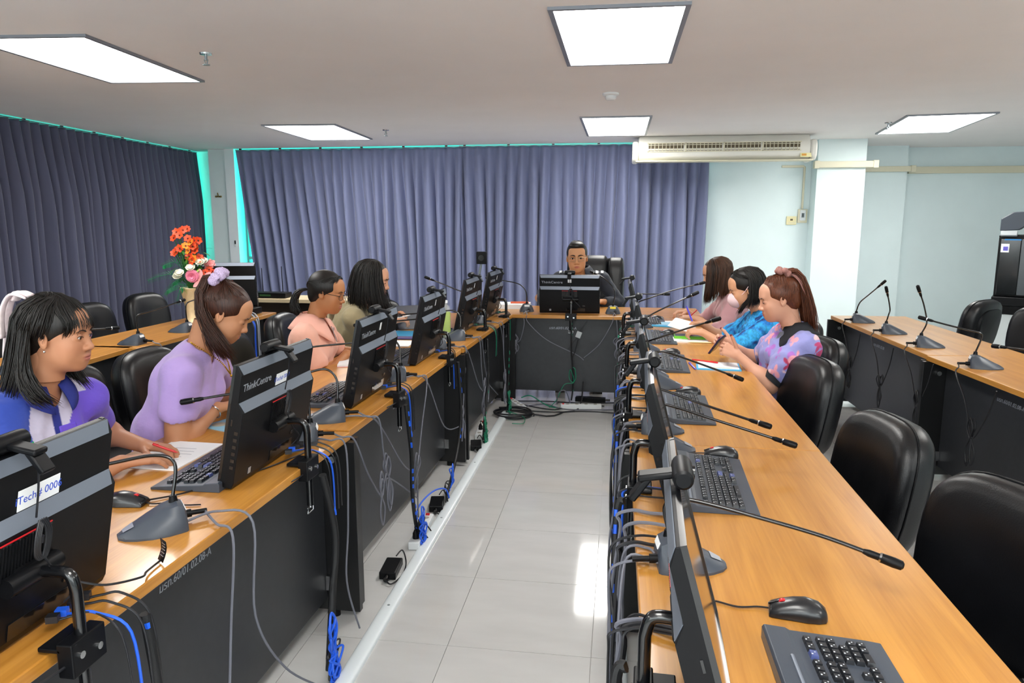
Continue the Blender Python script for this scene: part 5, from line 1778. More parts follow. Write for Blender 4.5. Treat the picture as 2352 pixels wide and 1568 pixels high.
# ================================================================ 5: man in uniform
M_UNI = mat('black_uniform_cloth', '1d2532', .75, sheen=.1, bump=FOLD)
t, Mh, d = person('man in a black uniform with white shoulder stripes and glasses at the head table', (-.36, 7.20), -88, dict(
    head=(-.392, 6.96, 1.207), turn=(0, 3, 2), hs=1.2, fem=0, skin='c68f66', chub=.3, eye=.0046, gaze=(0, -.1), mouth=.0014, browm=mat('black_brow_hair', '191310', .6), lip=lin3('a8584e'), det=1.4, w=1.15, sw=.20,
    neck=(0, .16, 1.07), hand=1.05, nk=1.1,
    rh=dict(w=(-.62, 6.86, .81), d=(.5, -.8, 0), b=(0, 0, 1), curl=(25, 35, 25), hint=(-.8, .3, -.6)),
    lh=dict(w=(-.16, 6.84, .81), d=(-.5, -.8, 0), b=(0, 0, 1), curl=(25, 35, 25), hint=(.8, .3, -.6)),
    shirt=M_UNI, sleeve=1.75, sr=(.074, .062), fold=.005, feet=((.17, .42), (-.17, .44)), shoe=mat('brown_black_shoe', '2a2119', .5)))
collar(t, d['Nb'], M_UNI, gap=22, r0=.07, r1=.11, z0=.06, z1=-.0, point=.035)
for s, Sx in ((1, d['Sr']), (-1, d['Sl'])):
    for k in (0, 1):
        xc = d['Nb'].x + (Sx.x - d['Nb'].x) * (.74 + .24 * k)
        yc = Sx.y
        P = [[V((xc + e, yc + dy, d['tz'](xc + e, yc + dy) + .003)) for e in (-.013, 0, .013)] for dy in (-.045, -.03, -.015, 0, .015, .03, .045, .058)]
        o = MB().grid(P).build('shoulder_stripe', mat('white_braid', 'dfe6ee', .7), t, smooth=180, fix=False)
        o.modifiers.new('thick', 'SOLIDIFY').thickness = .003
scalp(t, Mh, H_BLACK, [((0, .122, -.030), (.068, .074, .094), .022), ((0, .0, -.12), (.11, .14, .090), .012)], 1.005, extra=lambda f: f.ell((0, .035, .095), (.060, .052, .030), .02))
lock_mesh('short_hair', t, H_BLACK, [[Mh @ ep(a, 42, 1.0), Mh @ ep(a, 54, 1.04), Mh @ ep(a * 1.3, 68, 1.055), Mh @ ep(a * 2, 84, 1.03)] for a in (-60, -35, -10, 15, 40, 65)], 120, .0045, .003, 17)
glasses(t, Mh, mat('thin_gold_spectacle_metal', 'b49a78', .3, metal=.9))

# ================================================================ 6: woman in the pink sweater
M_PINK = mat('dusty_pink_knit', 'bf8f94', .9, sheen=.4, bump=(260, .4, .0015))
t, Mh, d = person('woman in a dusty pink sweater whose long brown hair hides her face', (1.02, 6.12), 183, dict(
    head=(.775, 6.12, 1.125), turn=(0, 16, 0), hs=1.06, skin='d6a284', chub=.4, eye=.002, browm=BROW, det=1.4,
    lh=dict(w=(.585, 5.86, .81), d=(-.95, .1, 0), b=(0, -.1, 1), curl=(35, 45, 25), hint=(.3, -.7, -.9)),
    rh=dict(w=(.56, 6.2, .81), d=(-.9, -.2, 0), b=(0, .1, 1), curl=(35, 45, 25), hint=(.3, .8, -.8)),
    shirt=M_PINK, sleeve=1.35, sr=(.070, .064), fold=.007))
scalp(t, Mh, H_BROWNB, [((0, .126, -.046), (.064, .078, .100), .010)], 1.04)
g = []
for az in (300, 322, 275, 250, 225, 200, 180, 155, 130, 105, 80, 50):
    e = Mh @ ep(az, -2, 1.07)
    g.append([Mh @ ep(az * .6 if az < 180 else 360 - (360 - az) * .6, 80, 1.04), Mh @ ep(az, 48, 1.08), Mh @ ep(az, 20, 1.08), e, e + V((0, .006, -.10)), e + V((0, .012, -.19)), e + V((0, .02, -.25))])
M_OMBRE = hairmat('brown_straight_hair', '4a2f1f')
lock_mesh('long_straight_hair', t, M_OMBRE, sorted(g, key=lambda q: 0)[:9], 320, .0062, .007, 18)
lock_mesh('front_curtain_hair', t, H_BROWNB, [g[1], g[0], g[2]], 110, .0058, .006, 19)

# ================================================================ 7: woman in the blue blouse with a mask
def col_blue(P, d):
    s = np.sin(P[:, 0] * 47 + 3 * np.sin(P[:, 2] * 39)) * np.sin(P[:, 1] * 53 + 2 * np.sin(P[:, 0] * 61)) + .6 * np.sin(P[:, 2] * 71 + P[:, 1] * 43 + 2 * np.sin(P[:, 0] * 83))
    w = np.clip((s + .35) * 1.1, 0, 1)[:, None]
    c = lin3('2fa6e6') * (1 - w) + lin3('0f6fc0') * w
    k = (s > .82)[:, None]
    return np.where(k, lin3('123a78'), c)
M_BLUEB = mat('marbled_blue_blouse', attr=True, rough=.75, noise=((70, 70, 70), .35), bump=FOLD)
t, Mh, d = person('woman in a marbled blue blouse and pink face mask holding papers', (1.0, 5.10), 186, dict(
    head=(.825, 5.02, 1.118), turn=(-4, 20, 0), hs=1.07, skin='cf9a78', chub=.6, eye=.0016, browm=BROW, det=1.25, w=1.08,
    lh=dict(w=(.56, 4.985, .825), d=(-.95, .25, .05), b=(.1, -.4, .9), curl=((35, 35, 20), (40, 45, 30), (45, 50, 30), (45, 50, 30)), hint=(.5, -.6, -1)),
    rh=dict(w=(.585, 5.22, .85), d=(-.95, -.1, -.05), b=(.1, .5, .9), curl=((40, 35, 20), (45, 45, 30), (50, 50, 30), (50, 50, 30)), hint=(.4, .7, -.9)),
    shirt=M_BLUEB, shirtcol=col_blue, sleeve=.92, sr=(.070, .082), fold=.006))
collar(t, d['Nb'], mat('marbled_blue_collar', '2a98dc', .8, noise=((80, 80, 80), .5)), gap=25, r1=.14, z0=.04, z1=-.05, point=.03, name='wide_collar')
scalp(t, Mh, H_BLACK, [((0, .122, -.044), (.066, .080, .096), .010)], 1.04)
g = []
for az in (268, 255, 235, 210, 180, 150, 125, 100):
    e = Mh @ ep(az, -2, 1.06)
    g.append([Mh @ ep(-15, 82, 1.04), Mh @ ep(az, 50, 1.07), Mh @ ep(az, 22, 1.07), e, e + V((0, -.005, -.07)), e + V((0, .0, -.13)), e + V((0, .01, -.17))])
lock_mesh('bobbed_hair', t, H_BLACK, g, 240, .0065, .008, 20)
lock_mesh('side_fringe', t, H_BLACK, [[Mh @ ep(-12, 80, 1.04), Mh @ ep(-40, 60, 1.06), Mh @ ep(-66, 42, 1.05), Mh @ ep(-92, 24, 1.05), Mh @ ep(-106, 4, 1.05)], [Mh @ ep(-8, 76, 1.04), Mh @ ep(-25, 58, 1.05), Mh @ ep(-52, 40, 1.05), Mh @ ep(-84, 20, 1.05)], [Mh @ ep(0, 78, 1.04), Mh @ ep(15, 58, 1.05), Mh @ ep(40, 36, 1.05), Mh @ ep(66, 14, 1.05)]], 90, .0045, .004, 21)
lock_mesh('chest_locks', t, H_BLACK, [[Mh @ ep(-104, 0, 1.04), Mh @ ep(-104, 0, 1.04) + V((0, .01, -.09)), Mh @ ep(-104, 0, 1.04) + V((.02, .05, -.16)), Mh @ ep(-104, 0, 1.04) + V((.03, .08, -.22))]], 26, .006, .006, 22)
f = Fd((-.10, 0, -.13), (.10, .14, .05), .0028)
f.ell((0, .066, -.050), (.056, .052, .052), .01)
f.ell((0, .090, -.042), (.026, .030, .034), .03)
f.ell((0, .02, -.050), (.09, .045, .09), .006, 's')
f.ell((0, .06, .03), (.10, .08, .030), .006, 's')
hair_build('face_mask', f, Mh, mat('pale_pink_mask', 'e8ccd2', .8), t)
b = MB(); b.M = Mh
for s in (-1, 1):
    b.tube(crom([(s * .056, .066, -.030), (s * .072, .03, -.012), (s * .083, -.005, .018)], 5), .0018, 6).tube(crom([(s * .052, .064, -.072), (s * .07, .03, -.060), (s * .083, -.012, -.030)], 5), .0018, 6)
b.build('mask_loop', mat('pale_pink_mask'), t)

# ================================================================ 8: woman in the floral blouse
def col_floral(P, d):
    rr = random.Random(5)
    x, y, z = (P - d['Nb']).T
    c = np.tile(lin3('8f90cc'), (len(P), 1))
    for k in range(170):
        q = np.array([rr.uniform(-.30, .26), rr.uniform(-.14, .22), rr.uniform(-.34, .03)])
        dd = np.sqrt(((np.stack([x, y, z], 1) - q) ** 2).sum(1))
        ang = np.arctan2(z - q[2], x - q[0] + y - q[1])
        rad = rr.uniform(.018, .040) * (1 + .35 * np.cos(rr.choice((3, 4, 5)) * ang + rr.uniform(0, 6)))
        cc = lin3(rr.choice(['e39aa8', 'e8a8b4', 'f0c4c8', 'a82c56', 'b4386a', 'a86ac0', '6f7486', 'e39aa8']))
        w = np.clip((rad - dd) / .005, 0, 1)[:, None]
        c = c * (1 - w) + cc * w
    return c
M_FLOR = mat('floral_blouse_cloth', attr=True, rough=.75, sheen=.1, bump=FOLD)
t, Mh, d = person('woman in a puff sleeved floral blouse with a high ponytail holding a phone', (.95, 4.27), 188, dict(
    head=(.850, 4.115, 1.148), turn=(-6, 14, 0), hs=1.0, skin='cf9a80', chub=.8, sg=.005, eye=.0015, browm=BROW, lip=lin3('b04a50'), det=1.0, w=1.05, nail='6a1020',
    lh=dict(w=(.655, 4.11, .835), d=(-.80, .35, .35), b=(.15, -.95, .2), curl=((40, 40, 25), (45, 45, 25), (45, 45, 25), (45, 45, 25)), thumb=(.55, .55, .55), tc=.1, hint=(.5, -.5, -1)),
    rh=dict(w=(.66, 4.40, .84), d=(-.85, -.15, .35), b=(.2, .95, .1), curl=((30, 45, 30), (35, 45, 30), (35, 45, 30), (35, 45, 30)), thumb=(.5, .6, .5), hint=(.3, .8, -.9)),
    shirt=M_FLOR, shirtcol=col_floral, sleeve=.66, sr=(.072, .080), puff=.092, fold=.006, arm=1.05))
M_BLKCLOTH = mat('black_collar_cloth', '1b1d24', .8)
collar(t, d['Nb'], M_BLKCLOTH, gap=16, r1=.115, z0=.045, z1=-.02, point=.085, name='black_collar')
Sh, E, W = d['arms'][1]
ax_ = (E - Sh).normalized()
MB().cyl(Sh.lerp(E, .64), Sh.lerp(E, .90), .073, .062, 22).build('black_cuff', M_BLKCLOTH, t)
Sh, E, W = d['arms'][0]
MB().cyl(Sh.lerp(E, .64), Sh.lerp(E, .90), .073, .062, 22).build('black_cuff', M_BLKCLOTH, t)
scalp(t, Mh, H_AUBURN, [((0, .122, -.040), (.070, .086, .098), .012)], 1.02)
tie = Mh @ ep(180, 72, 1.08)
lock_mesh('swept_up_hair', t, H_AUBURN, [[Mh @ ep(a, e0, .99), Mh @ ep(a * 1.12, e0 + 22, 1.04), Mh @ ep(a * 1.25, 64, 1.06), tie] for a, e0 in ((-128, -20), (-110, -12), (-88, 2), (-64, 20), (-36, 34), (-12, 40), (14, 40), (40, 32), (66, 18), (92, 0), (120, -14))], 190, .0040, .003, 23)
lock_mesh('high_ponytail', t, H_AUBURN, [[tie, tie + V((o, -.05, .02)), tie + V((o, -.095, -.03)), tie + V((o * 1.3, -.125, -.13)), tie + V((o * 1.5, -.150, -.23)), tie + V((o * 1.5, -.165, -.34))] for o in (-.035, -.012, .012, .035)], 220, .0062, .011, 24)
scrunchie(t, Matrix.Identity(4), tie + V((0, 0, .006)), (0, -.35, 1), .032, .014, mat('dusty_rose_scrunchie', 'a07068', .7), seed=4)
lock_mesh('scrunchie_tail', t, mat('dusty_rose_scrunchie'), [[tie + V((-.02, -.03, .0)), tie + V((-.03, -.075, -.03)), tie + V((-.035, -.115, -.10)), tie + V((-.04, -.155, -.17))]], 6, .011, .006, 25)
# ================================================================ things on the tables
def rot_xy(rz):
    return Matrix.Rotation(rz, 4, 'Z')
def sheet(name, label, cat, cx, cy, rz, wd, dp, m, z=TH, th=.0012, group=None, pages=None):
    t = thing(name, label, cat, (cx, cy, z), R(rz), group)
    MB().box((0, 0, th / 2), (wd, dp, th)).build('sheet', m, t, smooth=0)
    return t
M_BLUEF = mat('sky_blue_folder', '45b0e6', .35)
M_PALEB = mat('pale_blue_card', '9cd2ec', .5)
t = sheet('document', 'white paper under the writing hand of the woman in the polo', 'paper', -1.52, 2.285, -2, .20, .29, M_PAPER, th=.004)
b = MB()
for k in range(6):
    b.box((.0, -.08 + k * .03, .0043), (.12 - .02 * (k % 3), .003, .0004))
b.build('printed_line', mat('pale_grey_ink', 'b4b8c2', .7), t, smooth=0)['kind'] = 'stuff'
t = sheet('booklet', 'pale blue printed booklet before the woman in lavender', 'booklet', -1.52, 2.70, -20, .15, .21, M_PALEB, th=.003)
MB().box((.01, .01, .0033), (.07, .09, .0006)).cyl((-.03, -.05, .003), (-.03, -.05, .0037), .03, n=20).build('cover_picture', mat('beige_print', 'c8bfae', .6), t, smooth=0)
t = sheet('note_pad', 'small white note pad by the elbow of the woman in the salmon shirt', 'note pad', -1.50, 3.93, 15, .11, .16, M_PAPER, th=.012)
MB().box((0, 0, -.0), (.112, .162, .003)).build('pink_cover', mat('pink_card', 'e06a8a', .5), t, smooth=0)
t = sheet('folder', 'open sky blue folder before the woman with loose black hair', 'folder', -1.50, 4.98, 4, .30, .36, M_BLUEF, th=.004)
sheet('document', 'white and pale blue papers lying below the open blue folder', 'paper', -1.46, 4.63, 3, .26, .22, M_PAPER, th=.004)
sheet('booklet', 'dark violet booklet on the near edge of the open blue folder', 'booklet', -1.49, 4.83, 4, .27, .09, mat('violet_cover', '4a3a78', .4), z=TH + .004, th=.006)
t = thing('tablet', 'dark clipboard held upright by the woman with loose black hair', 'clipboard', (-1.50, 5.30, .845), 0, None, rot=(R(62), 0, R(28)))
MB().box((0, 0, 0), (.26, .19, .008)).build('board', mat('dark_slate_board', '23283a', .4), t, smooth=0, bevel=.003)
MB().box((.10, -.05, .005), (.05, .09, .002)).build('blue_patch', mat('blue_print', '4a78d0', .4), t, smooth=0)
def pen(name, label, cat, a, b_, r, m, tipm=None, group=None):
    a, b_ = V(a), V(b_)
    t = thing(name, label, cat, a)
    d = b_ - a
    MB().tube([V((0, 0, 0)), d * .03, d * .86, d * .88], [r * .8, r, r, r * .9], 8).build('barrel', m, t)
    MB().tube([d * .86, d], [r * .85, r * .15], 8).build('tip', tipm or m, t)
    MB().tube([d * .02 + V((0, 0, r)), d * .25 + V((0, 0, r * 1.4))], r * .25, 6).build('pocket_clip', m, t)
    return t
M_PURPLE = mat('violet_plastic', '4a3cc8', .35)
M_GREEN = mat('lime_green_plastic', '6cc02a', .4)
pen('pen', 'red pen in the hand of the woman in the polo', 'pen', (-1.550, 2.215, .822), (-1.478, 2.245, .785), .0040, M_RED)
pen('pen', 'white pen held before the dark clipboard', 'pen', (-1.60, 5.14, .85), (-1.50, 5.20, .875), .005, M_WHITEPL)
t = thing('drink_bottle', 'clear plastic bottle of green drink between two left monitors', 'bottle', (-1.19, 4.99, TH))
MB().lathe([(0, .002), (.034, .002), (.036, .01), (.036, .16), (.0355, .168), (0, .168)], 24).build('green_drink', mat('lime_green_drink', 'a8c81e', .25, emit='a8c81e', estr=.0), t, smooth=50)
MB().lathe([(.0, 0), (.036, 0), (.0375, .006), (.0375, .175), (.030, .205), (.018, .222), (.016, .235)], 24).build('plastic_wall', mat('clear_bottle_plastic', 'ffffff', .05, alpha=.18), t, smooth=50)
MB().lathe([(0, .232), (.018, .232), (.018, .25), (0, .25)], 20).build('cap', M_WHITEPL, t)
# right table
t = sheet('folder', 'white sheet on a pale blue folder before the woman in the floral blouse', 'folder', .555, 4.145, -4, .235, .20, M_BLUEF, th=.006)
MB().box((.0, .008, .0075), (.215, .18, .0035)).build('white_sheet', M_PAPER, t, smooth=0)
MB().box((.02, -.075, .0105), (.10, .008, .003)).build('clip_strip', M_CREAM, t, smooth=0)
pen('pencil', 'red pencil lying across the white sheet', 'pencil', (.56, 4.19, .775), (.41, 4.30, .772), .004, M_RED, mat('bare_wood', 'e0c090', .6))
pen('pen', 'violet pen lying beside the fourth keyboard', 'pen', (.405, 4.22, .765), (.425, 4.03, .765), .0055, M_PURPLE)
t = thing('smartphone', 'smartphone in a dark violet patterned case held by the woman in the floral blouse', 'phone', (.560, 4.255, .868), 0, None, rot=(R(24), R(38), R(-25)))
MB().box((0, 0, 0), (.009, .070, .132)).build('phone_body', M_GLOSSBLACK, t, smooth=0, bevel=.003)
MB().box((-.005, 0, 0), (.004, .073, .135)).build('phone_case', mat('violet_patterned_case', '4a2a68', .25, noise=((60, 60, 60), .9)), t, smooth=0, bevel=.003)
MB().box((.005, 0, 0), (.001, .065, .124)).build('screen', M_SCREEN, t, smooth=0)
sheet('folder', 'stack of grey and white papers beside the fifth keyboard', 'papers', .50, 5.03, -2, .26, .18, M_PAPER, th=.010)
t = sheet('pencil_case', 'clear pencil case with a lime green edge on the right table', 'pencil case', .50, 5.10, -2, .235, .12, mat('smoky_clear_plastic', '8a8480', .2), z=TH + .010, th=.016)
MB().box((0, -.058, .008), (.235, .010, .018)).box((-.115, 0, .008), (.008, .12, .018)).build('green_edge', M_GREEN, t, smooth=0)
pen('pencil', 'lime green pencil along the near edge of the pencil case', 'pencil', (.62, 5.005, .777), (.40, 5.015, .777), .0045, M_GREEN)
pen('pencil', 'pale yellow pencil lying nearest on the right table papers', 'pencil', (.63, 4.93, .765), (.46, 4.94, .765), .004, mat('pale_yellow_paint', 'f0e2b0', .5))
t = thing('folder', 'glossy sky blue folder by the woman in the mask', 'folder', (.40, 5.72, TH), R(-14))
MB().box((0, 0, .006), (.26, .20, .012)).build('cover', M_BLUEF, t, smooth=0, bevel=.003)
MB().box((.0, .0, .0135), (.20, .14, .001)).build('cover_print', M_PALEB, t, smooth=0)
t = thing('document', 'white papers held in the hands of the woman in the mask', 'papers', (.435, 5.14, .85), 0, None, rot=(R(8), R(14), R(-16)))
MB().box((0, 0, 0), (.15, .21, .002)).build('sheet', M_PAPER, t, smooth=0)
MB().box((.015, .02, .002), (.15, .20, .001), rot=Matrix.Rotation(R(6), 3, 'Z')).build('sheet', M_PAPER, t, smooth=0)
pen('pen', 'violet pen in the hand of the woman in the mask', 'pen', (.478, 5.33, .955), (.515, 5.20, .855), .006, M_PURPLE)
pen('pen', 'thin red pen in the hand of the woman in pink', 'pen', (.60, 5.80, .875), (.55, 5.86, .81), .004, M_RED)
sheet('document', 'white paper before the woman in pink', 'paper', .45, 5.86, 8, .20, .24, M_PAPER, th=.002)
# head table
t = thing('document', 'stack of white papers on the head table behind the farthest left monitor', 'papers', (-1.0, 6.68, TH), R(3))
MB().box((0, 0, .02), (.40, .22, .04)).build('paper_stack', M_PAPER, t, smooth=0)
t = thing('box', 'small orange topped box beside the left head table microphone', 'box', (-.90, 6.72, TH), R(8))
MB().box((0, 0, .02), (.16, .10, .04)).build('box_body', M_PLASTIC2, t, smooth=0, bevel=.003)
MB().box((0, 0, .044), (.165, .105, .008)).build('orange_lid', mat('orange_plastic', 'd85a28', .4), t, smooth=0, bevel=.003)
# black post with square head behind the left monitors
t = thing('camera_post', 'black upright post carrying a square black camera head before the back curtain', 'post', (-1.42, 7.45, 0))
MB().box((0, 0, .015), (.30, .30, .03)).build('base_plate', M_PLASTIC, t, bevel=.004)
MB().box((0, 0, .50), (.055, .05, .98)).build('post', M_PLASTIC, t, bevel=.004)
MB().cyl((.0, 0, .98), (.03, .0, 1.12), .012).build('neck', M_FRAME, t)
MB().box((.035, -.01, 1.17), (.105, .05, .125)).build('camera_head', M_PLASTIC, t, bevel=.006)
MB().cyl((.035, -.035, 1.17), (.035, -.045, 1.17), .03, n=20).build('lens', M_GLOSSBLACK, t)

# ================================================================ flower vase on the outer left table
M_VASE = mat('ivory_marbled_ceramic', 'd8c49c', .4, noise=((14, 14, 8), .25))
VX_, VY_ = -3.29, 5.33
t = thing('flower_vase', 'tall ivory vase of orange, pink and white flowers on the outer left table', 'vase', (VX_, VY_, TH))
MB().lathe([(0, 0), (.055, 0), (.06, .012), (.05, .03), (.046, .05), (.052, .12), (.066, .20), (.082, .265), (.088, .275), (.084, .28), (.07, .265), (0, .26)], 28).build('vase_body', M_VASE, t, smooth=50)
M_STEM = mat('leaf_green', '2f6a2a', .55)
M_STEML = mat('fern_green', '157a48', .55)
M_STEMY = mat('pale_leaf_green', '8cb84a', .55)
fl = {'orange': mat('orange_petal', 'e2481a', .55), 'amber': mat('amber_petal', 'f08a28', .55), 'pink': mat('pink_petal', 'ee8aa8', .55), 'lily': mat('salmon_lily_petal', 'f09a9a', .55), 'white': mat('cream_petal', 'f2efdc', .55), 'heart': mat('dark_flower_heart', '5a2010', .6)}
def petal(b, c, d, up, L, wd, bend=.3, mi=0):
    d = V(d).normalized(); up = (V(up) - d * V(up).dot(d)).normalized(); s = d.cross(up)
    P = []
    for i, (f_, w_) in enumerate(((0, .25), (.3, .8), (.65, 1.), (.9, .6), (1., .05))):
        p = V(c) + d * (L * f_) + up * (bend * L * f_ * f_)
        P.append([p - s * (wd * w_) + up * (wd * .15), p, p + s * (wd * w_) + up * (wd * .15)])
    b.grid(P, mi)
def blossom(c, axis, n, L, wd, m, heart=True, layers=1, open_=.55, parent=None, name='blossom'):
    axis = V(axis).normalized(); u = axis.orthogonal().normalized(); v_ = axis.cross(u)
    b = MB()
    for k in range(layers):
        for j in range(n):
            a = 2 * PI * (j + .5 * k) / n
            rd = u * math.cos(a) + v_ * math.sin(a)
            op = open_ + .35 * k
            petal(b, c, rd * (1 - .4 * op) + axis * op, axis, L * (1 - .14 * k), wd, -.25)
    o = b.build(name, m, parent, smooth=60, fix=False)
    if heart:
        MB().ball(V(c) + axis * (L * .12), L * .22, 8, 6).build('flower_heart', fl['heart'], o)
    return o
stem_b = MB()
def stem(c, base=(0, 0, .24)):
    c = V(c); b0 = V(base)
    stem_b.tube(crom([b0, b0.lerp(c, .5) + V((0, 0, .03)), c], 6), .0035, 5)
def vw(px, pz, dy=0.):
    """flower position: sideways and height in metres on the vase's own axes"""
    q = V((.84, .54, 0)) * px
    return V((q.x + .54 * dy * -1 * -1, q.y - .84 * dy, pz))
for i, (px, pz, dy, k) in enumerate([(-.075, .705, .02, 0), (-.03, .72, .0, 0), (-.055, .68, .05, 0), (-.095, .66, .0, 0), (.0, .655, .05, 0), (.05, .64, .03, 0), (.02, .625, .07, 1), (.075, .64, 0, 0), (-.02, .60, .06, 1), (.03, .595, .07, 0), (.06, .59, .04, 0), (-.06, .585, .05, 0), (-.085, .56, .02, 0), (.0, .565, .08, 1), (.045, .56, .07, 0), (-.10, .545, .0, 0), (.0, .52, .08, 0), (.03, .505, .09, 1), (.07, .51, .06, 0), (.055, .49, .08, 0), (.09, .50, .03, 0), (.02, .49, .09, 0)]):
    c = vw(px, pz, dy)
    stem(c)
    blossom(c, (rnd.uniform(-.4, .6), -.8, rnd.uniform(0, .6)), 6, .034, .013, fl['amber' if k else 'orange'], True, 1, .5, t)
for px, pz, dy in ((.135, .42, .07), (.105, .40, .10), (.155, .40, .06), (.0, .73, -.03)):
    c = vw(px, pz, dy); stem(c)
    blossom(c, (.3, -.9, .1), 8, .028, .009, fl['orange'], True, 1, .25, t)
c = vw(.01, .375, .12); stem(c); blossom(c, (.3, -.9, -.1), 26, .052, .008, fl['pink'], False, 4, .12, t, 'pink_chrysanthemum')
c = vw(.08, .345, .12); stem(c); blossom(c, (.3, -.8, .2), 6, .085, .017, fl['lily'], False, 1, .35, t, 'pink_lily')
for px, pz, dy in ((.005, .425, .09), (.075, .465, .09), (.10, .47, .05), (-.075, .385, .06), (-.09, .36, .05)):
    c = vw(px, pz, dy); stem(c); blossom(c, (.2, -.6, .7), 7, .045, .022, fl['white'], False, 2, .75, t, 'cream_rose')
for px, pz, dy in ((.15, .46, .04), (.135, .44, .02), (.21, .35, .0)):
    c = vw(px, pz, dy); stem(c); blossom(c, (.5, -.7, .4), 6, .04, .014, fl['lily'], False, 2, .5, t, 'pale_pink_blossom')
lf = MB(); lfy = MB()
for k in range(46):
    a = rnd.uniform(-1, 1)
    pz = rnd.uniform(.29, .62)
    c = vw(rnd.uniform(-.09, .13) * (1.1 - (pz - .29)), pz, rnd.uniform(.0, .08))
    petal(lf if k % 4 else lfy, c, (rnd.uniform(-1, 1), rnd.uniform(-.8, .3), rnd.uniform(-.3, .9)), (0, 0, 1), rnd.uniform(.05, .10), rnd.uniform(.008, .014), -.3)
lf.build('leaves', M_STEM, t, smooth=60, fix=False)['kind'] = 'stuff'
lfy.build('pale_leaves', M_STEMY, t, smooth=60, fix=False)['kind'] = 'stuff'
stem_b.build('stems', M_STEM, t)['kind'] = 'stuff'
for pts in ([vw(-.03, .31, .05), vw(-.12, .385, .04), vw(-.22, .375, .03), vw(-.30, .345, .02)], [vw(-.03, .30, .08), vw(-.10, .31, .08), vw(-.17, .27, .08), vw(-.19, .235, .08)], [vw(-.02, .29, .10), vw(-.07, .29, .11), vw(-.10, .22, .12), vw(-.11, .17, .12)], [vw(.02, .3, .06), vw(-.06, .36, .06), vw(-.12, .33, .07), vw(-.15, .29, .07)], [vw(-.03, .4, .02), vw(-.10, .475, .02), vw(-.16, .465, .02), vw(-.19, .45, .02)]):
    fr = crom(pts, 7)
    b = MB()
    b.tube(fr, .002, 5)
    for i in range(3, len(fr) - 1):
        tdir = (fr[i + 1] - fr[i - 1]).normalized()
        for s in (-1, 1):
            sd = tdir.cross(V((.54, -.84, .2))).normalized() * s
            petal(b, fr[i], sd + tdir * .7 + V((0, 0, -.25)), (0, 0, 1), .05 * (1 - .55 * i / len(fr)), .0042, -.2)
    b.build('fern_frond', M_STEML, t, smooth=60, fix=False)

# ================================================================ low cabinet with router and amplifier
M_OAK = mat('pale_oak_laminate', wood=('c8b490', 'dccaa6'), rough=.45)
M_DARKIN = mat('dark_shelf_interior', '3a302a', .7)
t = thing('cabinet', 'low pale oak cabinet with open shelves before the back curtain on the left', 'cabinet', (-3.35, 7.3, 0), 0)
MB().box((0, 0, .735), (1.35, .42, .035)).build('cabinet_top', M_OAK, t, smooth=0, bevel=.002)
for x in (-.66, .44, .66):
    MB().box((x, 0, .36), (.025, .40, .72)).build('side_panel', M_OAK, t, smooth=0, bevel=.002)
MB().box((0, .19, .36), (1.30, .012, .70)).build('back_panel', M_DARKIN, t, smooth=0)
for z in (.06, .41):
    MB().box((-.1, 0, z), (1.08, .38, .03)).build('shelf', M_OAK, t, smooth=0, bevel=.002)
t = thing('amplifier', 'black audio amplifier with knobs on the cabinet shelf', 'amplifier', (-3.30, 7.22, .425))
MB().box((0, 0, .085), (.36, .28, .15)).build('amplifier_case', M_PLASTIC, t, bevel=.004)
for x in (-.14, -.06, .02):
    MB().cyl((x, -.14, .075), (x, -.158, .075), .016, n=16).build('knob', M_CHROME, t)
b = MB()
for x in (-.15, .15):
    b.cyl((x, -.1, 0), (x, -.1, .012), .015, n=10)
b.build('feet', M_PLASTIC, t)
t = thing('router', 'black network box with two thin aerials on the low cabinet', 'router', (-3.58, 7.25, .7525))
MB().box((0, 0, .03), (.38, .16, .05)).build('router_case', M_PLASTIC, t, bevel=.004)
MB().box((-.03, -.081, .03), (.12, .002, .018)).build('green_display', mat('dim_green_display', '2c5a2c', .3), t, smooth=0)
for x, y in ((-.12, .25), (.10, .27)):
    MB().tube([(x, .06, .05), (x - .005, .06, .05 + y)], [.005, .004], 8).build('aerial', M_PLASTIC, t)
t = thing('cable_coil', 'loose coil of white cable on the low cabinet', 'cable', (-3.05, 7.25, .7525))
pts = []
for k in range(60):
    a = k * .42
    pts.append((.10 * math.cos(a) * (1 + .15 * math.sin(k * .7)), .055 * math.sin(a), .008 + .02 * (k % 15 == 7) + k * .0005 + .03 * max(0, math.sin(a * .5 + 1)) ** 8))
MB().tube(crom(pts, 3), .005, 6).build('white_cable', M_WHITEPL, t)

# devices and cables at the far end of the outer left table
t = thing('microphone_amplifier', 'small black box with a silver knob at the end of the outer left table', 'amplifier', (-3.13, 5.92, TH), R(-3))
MB().box((0, 0, .03), (.16, .13, .05)).build('case', M_PLASTIC, t, bevel=.004)
MB().cyl((.04, -.065, .03), (.04, -.08, .03), .012, n=12).build('knob', M_CHROME, t)
t = thing('cable_bundle', 'blue, grey and black cables running off the outer left table below the lone monitor', 'cables', (-3.20, 5.75, TH))
for k, (m_, dx, r_) in enumerate(((M_BLUECABLE, 0, .006), (M_CABLE, .02, .005), (M_CABLE, -.03, .006), (mat('pale_grey_cable', 'a4aab6', .5), .05, .006), (mat('pale_grey_cable'), .075, .005), (M_CABLE, .06, .004), (M_BLUECABLE, -.015, .005))):
    MB().tube(crom([(-.08 + dx, .10, .06), (-.02 + dx, .02, .09 - .01 * k), (.10 + dx, -.05 + dx, .03), (.19 + dx * .5, -.08 + dx, .0), (.245, -.09 + dx, -.05), (.25, -.10 + dx, -.2), (.25, -.1 + dx, -.6)], 6), r_, 7).build('cable', m_, t)
    MB().tube([(-.09 + dx, .115, .06), (-.05 + dx, .06, .072 - .004 * k)], .011, 8).build('plug', m_, t)

